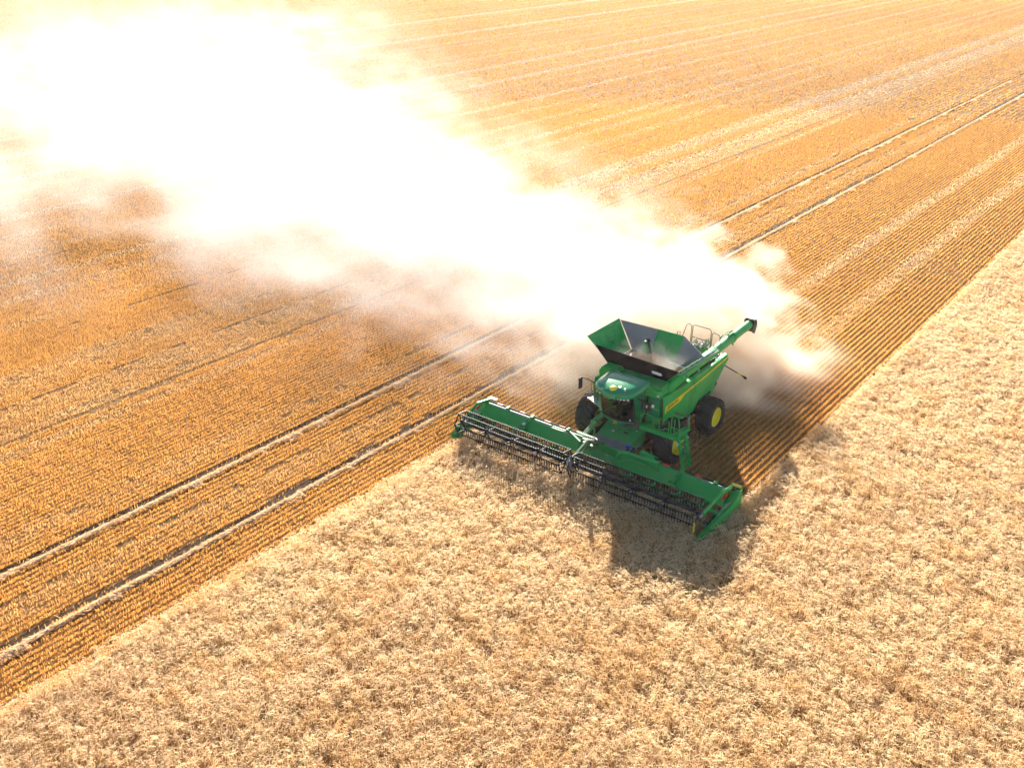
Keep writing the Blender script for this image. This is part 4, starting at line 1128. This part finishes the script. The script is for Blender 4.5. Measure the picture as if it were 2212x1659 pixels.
# transport pipe behind the sheet with red sleeves and green clamps
PIPE = (-2.55, 1.36)
for (a, c) in ((-6.05, -1.2), (2.75, 6.05)):
    mb = MB(); mb.tube([(a, *PIPE), (c, *PIPE)], 0.045, 10); mb.build("back_pipe", M_BLACK, hd, smooth=True)
for x in (-5.6, -4.3, -2.9, -2.1, 3.15, 4.62):
    mb = MB(); mb.tube([(x, *PIPE), (x + 0.30, *PIPE)], 0.050, 10); mb.build("pipe_sleeve", M_RED, hd, smooth=True)
for x in (-4.95, -3.55, -1.6, 4.05, 5.55):
    mb = MB(); mb.box((x, -2.60, 1.34), (0.16, 0.16, 0.16)); mb.box((x, -2.55, 1.43), (0.12, 0.08, 0.04)); mb.build("pipe_clamp", M_GREEN, hd, bevel=0.015)
mb = MB(); mb.span((-HW + 0.1, -2.735, 1.302), (-1.0, -2.695, 1.318)); mb.span((5.0, -2.735, 1.302), (HW, -2.695, 1.318)); mb.build("sheet_trim", M_STEEL, hd)
# hydraulic cylinders on brackets
for x in (-3.55, 4.05):
    mb = MB(); mb.bar((x - 0.15, -2.75, 1.30), (x - 0.15, -3.2, 0.80), 0.10, 0.12); mb.tube([(x + 0.05, -2.72, 1.34), (x - 0.10, -3.25, 1.05)], 0.035, 8); mb.box((x - 0.2, -3.05, 0.86), (0.35, 0.2, 0.25)); mb.build("reel_bracket", M_GREEND, hd, bevel=0.02)
mb = MB(); mb.lathe([(0, 0.11), (0.03, 0.11), (0.05, 0.05), (0.05, 0.001)], (-3.72, -2.98, 1.12), 'z', 14); mb.build("bracket_cap", M_WHITE, hd)
# right-of-centre upper tubes
mb = MB()
mb.tube([(1.18, -2.98, 1.12), (1.20, -2.86, 1.38), (1.5, -2.83, 1.42), (3.0, -2.80, 1.42)], 0.085, 10)
mb.tube([(1.25, -3.02, 1.02), (1.7, -2.98, 1.22), (3.1, -2.92, 1.20)], 0.06, 8)
mb.bar((2.35, -2.84, 1.44), (3.05, -2.82, 1.42), 0.24, 0.14)
mb.build("drive_guard", M_GREEN, hd, smooth=True)
mb = MB(); mb.bar((1.95, -2.35, 1.40), (2.78, -2.5, 1.38), 0.26, 0.16); mb.build("gearbox_cover", M_GREEN, hd, bevel=0.03)
mb = MB(); mb.tube([(2.70, -2.5, 1.40), (2.95, -2.55, 1.38)], [0.09, 0.06], 10); mb.build("pipe_socket", M_BLACK, hd, smooth=True)
# left-of-centre struts and plates, their pale colour stands in for sunlight
mb = MB()
mb.bar((-1.55, -2.62, 1.36), (-0.55, -3.22, 1.42), 0.07, 0.06); mb.bar((-2.35, -2.78, 1.32), (-1.15, -2.78, 1.32), 0.08, 0.03); mb.bar((-2.5, -2.72, 1.33), (-2.35, -2.55, 1.36), 0.04, 0.03); mb.bar((-1.75, -2.8, 1.33), (-1.55, -2.55, 1.38), 0.05, 0.03)
mb.bar((-1.25, -2.5, 1.36), (-0.1, -2.45, 1.30), 0.16, 0.06)
mb.build("pale_strut", mat("pale_sunlit_strut", (0.16, 0.30, 0.13), 0.6, spec=0.2), hd)
# end dividers
def divider(s):
    p = lambda x, y, z: (s * x, y if (s > 0 or y > -4.3) else -4.3 + (y + 4.3) * 0.6, z if (s > 0 or y > -4.6) else z * 0.8)
    mb = MB()
    # outer skin: ridge line from the top back to the nose, outer foot below, inner edge towards the reel
    ridge = [p(6.56, -2.28, 1.34), p(6.58, -3.0, 1.10), p(6.56, -3.9, 0.92), p(6.50, -4.7, 0.80), p(6.36, -5.42, 0.70)]
    foot = [p(6.60, -2.36, 0.36), p(6.64, -3.05, 0.22), p(6.62, -3.9, 0.24), p(6.52, -4.7, 0.30), p(6.34, -5.46, 0.52)]
    inner = [p(6.20, -2.45, 1.16), p(6.20, -3.0, 0.86), p(6.22, -3.9, 0.66), p(6.24, -4.7, 0.62), p(6.26, -5.40, 0.64)]
    inf = [p(6.18, -2.45, 0.40), p(6.18, -3.0, 0.25), p(6.20, -3.9, 0.2), p(6.20, -4.7, 0.26), p(6.26, -5.42, 0.5)]
    mb.grid([[a, b_, c_, d_] for a, b_, c_, d_ in zip(inf, inner, ridge, foot)])
    mb.add([inf[0], inner[0], ridge[0], foot[0]], [(0, 1, 2, 3)]); mb.add([inf[-1], inner[-1], ridge[-1], foot[-1]], [(0, 1, 2, 3)])
    o = mb.build("end_divider", M_GREEN, hd, smooth=True)
    # reel arm on the inside of the divider
    mb = MB()
    mb.bar(p(6.16, -2.45, 1.36), p(6.16, -3.35, 1.52), 0.10, 0.16); mb.bar(p(6.16, -3.33, 1.52), p(6.14, -4.72, 1.26), 0.09, 0.13)
    a = mb.build("reel_arm", M_GREEN, hd, bevel=0.02)
    mb = MB(); mb.bar(p(6.24, -2.95, 1.34), p(6.24, -3.35, 1.26), 0.06, 0.12); mb.build("arm_reflector", M_RED, a)
    mb = MB(); mb.tube([p(6.10, -3.95, 1.36), p(6.10, -4.8, 1.14)], 0.035, 8); mb.tube([p(6.06, -4.4, 1.26), p(6.06, -4.9, 1.16)], 0.055, 8); mb.build("arm_cylinder", M_STEEL, a)
    # pale wedge decals / shields on top
    mb = MB(); mb.add([p(6.26, -3.05, 0.90), p(6.50, -3.0, 1.08), p(6.46, -3.45, 0.98), p(6.28, -3.5, 0.82)], [(0, 1, 2, 3)]); mb.add([p(6.28, -3.6, 0.79), p(6.40, -3.58, 0.91), p(6.40, -3.85, 0.84), p(6.29, -3.87, 0.73)], [(0, 1, 2, 3)])
    mb.build("divider_plate", mat("pale_green_plate", (0.30, 0.46, 0.24), 0.4), o, solid=0.012)
    mb = MB(); mb.box(p(6.22, -2.12, 1.28), (0.40, 0.16, 0.05)); mb.build("edge_marker", M_YELLOW, hd)
    mb = MB(); mb.span(p(5.98, -2.4, 1.20), p(6.48, -2.2, 1.24)); mb.build("marker_bracket", M_BLACK, hd)
    return o
dv = {s: divider(s) for s in (-1, 1)}
mb = MB(); mb.tube([(6.02, -5.2, 1.05), (6.06, -5.24, 0.85), (6.03, -5.28, 0.5)], 0.025, 6); mb.build("divider_rod", M_YELLOW, hd, smooth=True)
lettering("JOHN DEERE", 0.10, (-5.30, -2.80, 1.135), (1, 0, 0), (0, 0.25, 0.465), hd, M_YELLOW)
lettering("HD40F", 0.12, (5.05, -2.80, 1.135), (1, 0, 0), (0, 0.25, 0.465), hd, M_YELLOW)
flat_shape([(x * 0.05, y * 0.05) for x, y in sh], 1.0, (6.635, -2.75, 0.78), (0, 1, 0), (0, 0, 1), dv[1], M_YELLOW, "divider_emblem", 0.006)

def belt_straw():
    n = 5200
    x = rng.uniform(-6.0, 6.0, n); t = rng.random(n) ** 0.8
    x[:2200] = rng.normal(0.2, 0.9, 2200)
    y = -3.06 - 0.9 * t; z = 0.655 - 0.33 * t + rng.uniform(0.0, 0.09, n)
    L = rng.uniform(0.12, 0.38, n); an = rng.normal(math.pi / 2, 0.6, n); w = 0.008
    ex, ey = np.cos(an) * L / 2, np.sin(an) * L / 2; px, py = -np.sin(an) * w, np.cos(an) * w
    dz = -0.35 * ey * -1
    V = np.empty((n, 4, 3))
    V[:, 0] = np.stack([x - ex - px, y - ey - py, z - dz], 1); V[:, 1] = np.stack([x + ex - px, y + ey - py, z + dz], 1)
    V[:, 2] = np.stack([x + ex + px, y + ey + py, z + dz + 0.012], 1); V[:, 3] = np.stack([x - ex + px, y - ey + py, z - dz + 0.012], 1)
    V += np.array([CX, 34.0, 0])
    o = quads_mesh("straw", V, np.array([0.62, 0.42, 0.16]) * rng.uniform(0.6, 1.1, n)[:, None], M_STUB)
    tag(o, "loose cut straw lying on the dark belts behind the reel", "straw", kind="stuff")
belt_straw()

# ---- reel: two sections meeting at the centre arm
RY, RZ, RRD = -4.66, 1.21, 0.53
def reel_section(x0, x1, ph):
    rl = empty("reel", (0, RY, RZ), hd)
    mb = MB(); mb.tube([(x0, 0, 0), (x1, 0, 0)], 0.085, 16); mb.build("reel_tube", M_REEL, rl, smooth=True)
    for k in range(6):
        a = R(53 + 60 * k + ph)
        yy, zz = RRD * math.cos(a), RRD * math.sin(a)
        mb = MB(); mb.tube([(x0 + 0.04, yy, zz), (x1 - 0.04, yy, zz)], 0.024, 8)
        for x in np.arange(x0 + 0.1, x1 - 0.05, 0.125):
            mb.bar((x, yy, zz + 0.01), (x, yy + 0.035, zz - 0.13), 0.042, 0.024); mb.bar((x, yy + 0.035, zz - 0.12), (x, yy + 0.02, zz - 0.28), 0.024, 0.018)
            mb.box((x, yy, zz + 0.002), (0.04, 0.044, 0.044))
        mb.build("reel_bat", M_REEL, rl)
    n = 5
    for i in range(n):
        x = x0 + 0.06 + (x1 - x0 - 0.12) * i / (n - 1)
        mb = MB(); mb.tube([(x - 0.05, 0, 0), (x + 0.05, 0, 0)], 0.12, 12)
        end = i in (0, n - 1)
        for k in range(6):
            a = R(53 + 60 * k + ph); c, s_ = math.cos(a), math.sin(a)
            mb.bar((x, 0.10 * c, 0.10 * s_), (x, RRD * c, RRD * s_), 0.05, 0.02, upv=(1, 0, 0))
            a2 = R(53 + 60 * k + 60 + ph)
            if end:
                mb.bar((x, RRD * c, RRD * s_), (x, RRD * math.cos(a2), RRD * math.sin(a2)), 0.06, 0.02, upv=(1, 0, 0))
            mb.bar((x, 0.2 * c, 0.2 * s_), (x + 0.16, 0.30 * math.cos(a + 0.3), 0.30 * math.sin(a + 0.3)), 0.025, 0.015)
        mb.build("reel_spider", M_REEL, rl)
reel_section(-6.0, -0.22, 0)
reel_section(0.10, 5.98, 0)
# centre reel arm with chain case
mb = MB()
mb.bar((0.05, -2.55, 1.34), (-0.10, -3.35, 1.66), 0.12, 0.16); mb.bar((-0.10, -3.33, 1.66), (-0.06, -4.66, 1.30), 0.09, 0.14); mb.bar((0.02, -2.9, 1.25), (-0.02, -3.4, 1.35), 0.3, 0.16); mb.bar((0.0, -3.3, 1.5), (-0.02, -4.5, 1.22), 0.05, 0.07)
mb.box((-0.15, -3.35, 1.5), (0.3, 0.2, 0.2)); mb.box((0.1, -2.7, 1.38), (0.6, 0.25, 0.12))
ca = mb.build("centre_arm", mat("green_arm_paint", (0.05, 0.22, 0.05), 0.45, dirt=TAN, dirt_amt=0.4), hd, bevel=0.015)
mb = MB(); mb.tube([(-0.06 + 0.0, RY + 0.20 * math.cos(a), RZ + 0.02 + 0.26 * math.sin(a)) for a in np.linspace(0, 2 * math.pi, 17)], 0.04, 8); mb.tube([(-0.2, RY, RZ), (0.1, RY, RZ)], 0.1, 12); mb.build("chain_case", M_STEEL, ca, smooth=True)
mb = MB(); random.seed(5)
for k in range(14):
    x = random.uniform(-0.35, 0.35); mb.tube([(x, -2.6 - random.random() * 0.2, 1.35), (x + random.uniform(-0.15, 0.15), -2.85, 1.52 + random.random() * 0.08), (x * 0.3, -3.3, 1.64)], 0.018, 6)
mb.build("arm_hose", M_BLACK, ca, smooth=True)

# ------------------------------------------------------------------ dust
class N:
    """tiny math-node builder"""
    def __init__(s, nt, sock): s.nt = nt; s.k = sock
    @staticmethod
    def op(nt, o, *args):
        n = nt.nodes.new("ShaderNodeMath"); n.operation = o
        for i, a in enumerate(args):
            if isinstance(a, N): nt.links.new(a.k, n.inputs[i])
            else: n.inputs[i].default_value = a
        return N(nt, n.outputs[0])
    def __add__(s, o): return N.op(s.nt, 'ADD', s, o)
    __radd__ = __add__
    def __sub__(s, o): return N.op(s.nt, 'SUBTRACT', s, o)
    def __rsub__(s, o): return N.op(s.nt, 'SUBTRACT', o, s)
    def __mul__(s, o): return N.op(s.nt, 'MULTIPLY', s, o)
    __rmul__ = __mul__
    def __truediv__(s, o): return N.op(s.nt, 'DIVIDE', s, o)
    def __rtruediv__(s, o): return N.op(s.nt, 'DIVIDE', o, s)
    def mn(s, o): return N.op(s.nt, 'MINIMUM', s, o)
    def mx(s, o): return N.op(s.nt, 'MAXIMUM', s, o)
    def sqrt(s): return N.op(s.nt, 'SQRT', s)
    def step(s, a, b):
        n = s.nt.nodes.new("ShaderNodeMapRange"); n.interpolation_type = 'SMOOTHSTEP'
        s.nt.links.new(s.k, n.inputs[0]); n.inputs[1].default_value = a; n.inputs[2].default_value = b
        return N(s.nt, n.outputs[0])

def tank_dust():
    m = bpy.data.materials.new("grain_dust"); m.use_nodes = True
    nt = m.node_tree; nt.nodes.clear()
    out = nt.nodes.new("ShaderNodeOutputMaterial"); vol = nt.nodes.new("ShaderNodeVolumePrincipled")
    vol.inputs["Color"].default_value = (0.98, 0.92, 0.86, 1);  vol.inputs["Anisotropy"].default_value = 0.2
    nt.links.new(vol.outputs[0], out.inputs["Volume"])
    tc = nt.nodes.new("ShaderNodeTexCoord"); sx = nt.nodes.new("ShaderNodeSeparateXYZ"); nt.links.new(tc.outputs["Object"], sx.inputs[0])
    nz = nt.nodes.new("ShaderNodeTexNoise"); nz.inputs["Scale"].default_value = 1.6; nz.inputs["Detail"].default_value = 3; nt.links.new(tc.outputs["Object"], nz.inputs["Vector"])
    dd = (N(nt, nz.outputs["Fac"]) - 0.36).mx(0.0) * (1.0 - N(nt, sx.outputs[2]).step(3.6, 4.5)) * 1.3
    nt.links.new(dd.k, vol.inputs["Density"])
    mb = MB()
    mb.add([(-1.45, 0.62, 3.5), (1.15, 0.56, 3.5), (1.15, 2.4, 3.5), (-1.45, 2.4, 3.5), (-1.9, 0.5, 4.1), (1.7, 0.45, 4.05), (1.6, 2.75, 4.05), (-1.9, 2.6, 4.1), (-1.0, 1.0, 4.5), (0.8, 1.0, 4.4), (0.8, 2.4, 4.4), (-1.0, 2.3, 4.5)],
           [(0, 1, 2, 3), (0, 1, 5, 4), (1, 2, 6, 5), (2, 3, 7, 6), (3, 0, 4, 7), (4, 5, 9, 8), (5, 6, 10, 9), (6, 7, 11, 10), (7, 4, 8, 11), (8, 9, 10, 11)])
    o = mb.build("grain_dust", m); o.location = (CX, 34.0, 0)
    tag(o, "thin dust hanging over the grain inside the open tank", "dust", kind="stuff")
tank_dust()

X0 = -17.0
def yc(t): return 43.6 + 0.11 * t + 0.0012 * t * t
def wd(t): return 5.4 + 0.35 * t
def ht(t): return 4.6 + 0.105 * t

def dust():
    m = bpy.data.materials.new("harvest_dust"); m.use_nodes = True
    nt = m.node_tree; nt.nodes.clear()
    out = nt.nodes.new("ShaderNodeOutputMaterial")
    vol = nt.nodes.new("ShaderNodeVolumePrincipled")
    vol.inputs["Color"].default_value = (0.988, 0.960, 0.932, 1)
    vol.inputs["Anisotropy"].default_value = 0.14
    nt.links.new(vol.outputs[0], out.inputs["Volume"])
    tc = nt.nodes.new("ShaderNodeTexCoord")
    sx = nt.nodes.new("ShaderNodeSeparateXYZ"); nt.links.new(tc.outputs["Object"], sx.inputs[0])
    x, y, z = [N(nt, o) for o in sx.outputs]
    t = (X0 - x)
    tp = t.mx(0.0)
    def noise(scale, detail, sc=(1, 1, 1), rough=0.55, off=(0, 0, 0)):
        mp = nt.nodes.new("ShaderNodeMapping"); mp.inputs["Scale"].default_value = sc; mp.inputs["Location"].default_value = off
        nt.links.new(tc.outputs["Object"], mp.inputs[0])
        n = nt.nodes.new("ShaderNodeTexNoise"); n.inputs["Scale"].default_value = scale; n.inputs["Detail"].default_value = detail; n.inputs["Roughness"].default_value = rough
        nt.links.new(mp.outputs[0], n.inputs["Vector"])
        return N(nt, n.outputs["Fac"])
    nb = noise(0.17, 7, (0.62, 1, 1.3), 0.63)
    nf = noise(0.42, 5, (0.8, 1, 1.1), 0.55)
    Yc = 43.6 + 0.11 * tp + 0.0012 * (tp * tp)
    W = 5.4 + 0.35 * tp
    H = (4.6 + 0.105 * tp) * (0.20 + 0.80 * (0.0 - x).step(14.8, 20.5))
    a = (y - Yc) / W
    h = z / H
    q = (a * a + h * h).sqrt()
    grow = tp.step(0.0, 45.0)
    body = (1.0 - q) * 1.0 + (nb - 0.475) * (2.0 + 1.9 * grow) + (nf - 0.5) * (1.0 - grow) * 3.0
    start = (0.0 - x).step(14.6, 18.5)
    fade = 1.0 - tp.step(35.0, 105.0) * 0.82
    dens = body.step(-0.05, 1.15) * start * fade * (0.125 / (1.0 + tp * 0.03) + 1.6 * (1.0 - tp.step(0.5, 14.0)) + 0.07 * (1.0 - tp.step(12.0, 42.0)))
    # thin low veil over the stubble around the plume
    veil = ((1.5 - z * (1.0 / (0.8 + 0.03 * tp))).mx(0.0)) * (nb - 0.42).mx(0.0) * (1.0 - (a * 0.62).mx(-1.0).mn(1.0) * (a * 0.62)).mx(0.0) * 0.10
    veil = veil * (0.0 - x).step(12.0, 20.0)
    gate = ((y - z * 1.3).step(38.0, 41.5)).mx((0.0 - x).step(22.2, 25.5))     # nothing rises in front of the machine's tail
    veil = veil + (0.9 - z).mx(0.0) * (0.0 - x).step(22.0, 24.5) * (1.0 - (0.0 - x).step(30.0, 40.0)) * y.step(31.5, 36.0) * (nb - 0.40).mx(0.0) * 0.9
    tot = (dens + veil) * gate
    nt.links.new(tot.k, vol.inputs["Density"])
    # fresh chaff and soil near the tail is tan, the drifting fines are near white
    cmx = nt.nodes.new("ShaderNodeMix"); cmx.data_type = 'RGBA'
    nt.links.new(tp.step(1.0, 20.0).k, cmx.inputs[0])
    cmx.inputs[6].default_value = (0.95, 0.85, 0.71, 1); cmx.inputs[7].default_value = (0.988, 0.960, 0.932, 1)
    nt.links.new(cmx.outputs[2], vol.inputs["Color"])
    # domain hull: tapered half tube that follows the plume
    mb = MB(); rows = []
    ts = [-5.5, -4, -2, 0, 5, 12, 22, 34, 48, 64, 82, 102, 125, 150]
    na = 14
    for tt in ts:
        tq = max(0, tt); k = 1.6 if tt > -5 else 1.0
        row = []
        for i in range(na + 1):
            an = math.pi * i / na
            row.append((X0 - tt, yc(tq) - math.cos(an) * wd(tq) * k, 0.004 + math.sin(an) * ht(tq) * (1.5 if tt > -5 else 0.8)))
        rows.append(row)
    mb.grid(rows)
    n = na + 1
    mb.add(rows[0], [tuple(range(n))]); mb.add(rows[-1], [tuple(range(n))])
    mb.grid([[r[0], r[-1]] for r in rows])
    o = mb.build("dust_cloud", m, fix=False)
    bm = bmesh.new(); bm.from_mesh(o.data); bmesh.ops.remove_doubles(bm, verts=bm.verts, dist=0.001); bmesh.ops.recalc_face_normals(bm, faces=bm.faces); bm.to_mesh(o.data); bm.free()
    tag(o, "thick pale dust plume drifting away from the rear of the combine over the stubble", "dust", kind="stuff")
dust()

def haze():
    m = bpy.data.materials.new("field_haze"); m.use_nodes = True
    nt = m.node_tree; nt.nodes.clear()
    out = nt.nodes.new("ShaderNodeOutputMaterial")
    vol = nt.nodes.new("ShaderNodeVolumePrincipled")
    vol.inputs["Color"].default_value = (1.0, 0.92, 0.88, 1)
    vol.inputs["Density"].default_value = 0.00018
    vol.inputs["Anisotropy"].default_value = 0.3
    nt.links.new(vol.outputs[0], out.inputs["Volume"])
    mb = MB(); mb.span((-420, -40, -1.0), (90, 430, 24.0))
    o = mb.build("haze", m)
    tag(o, "warm pale dusty air over the whole field", "haze", kind="stuff")
haze()
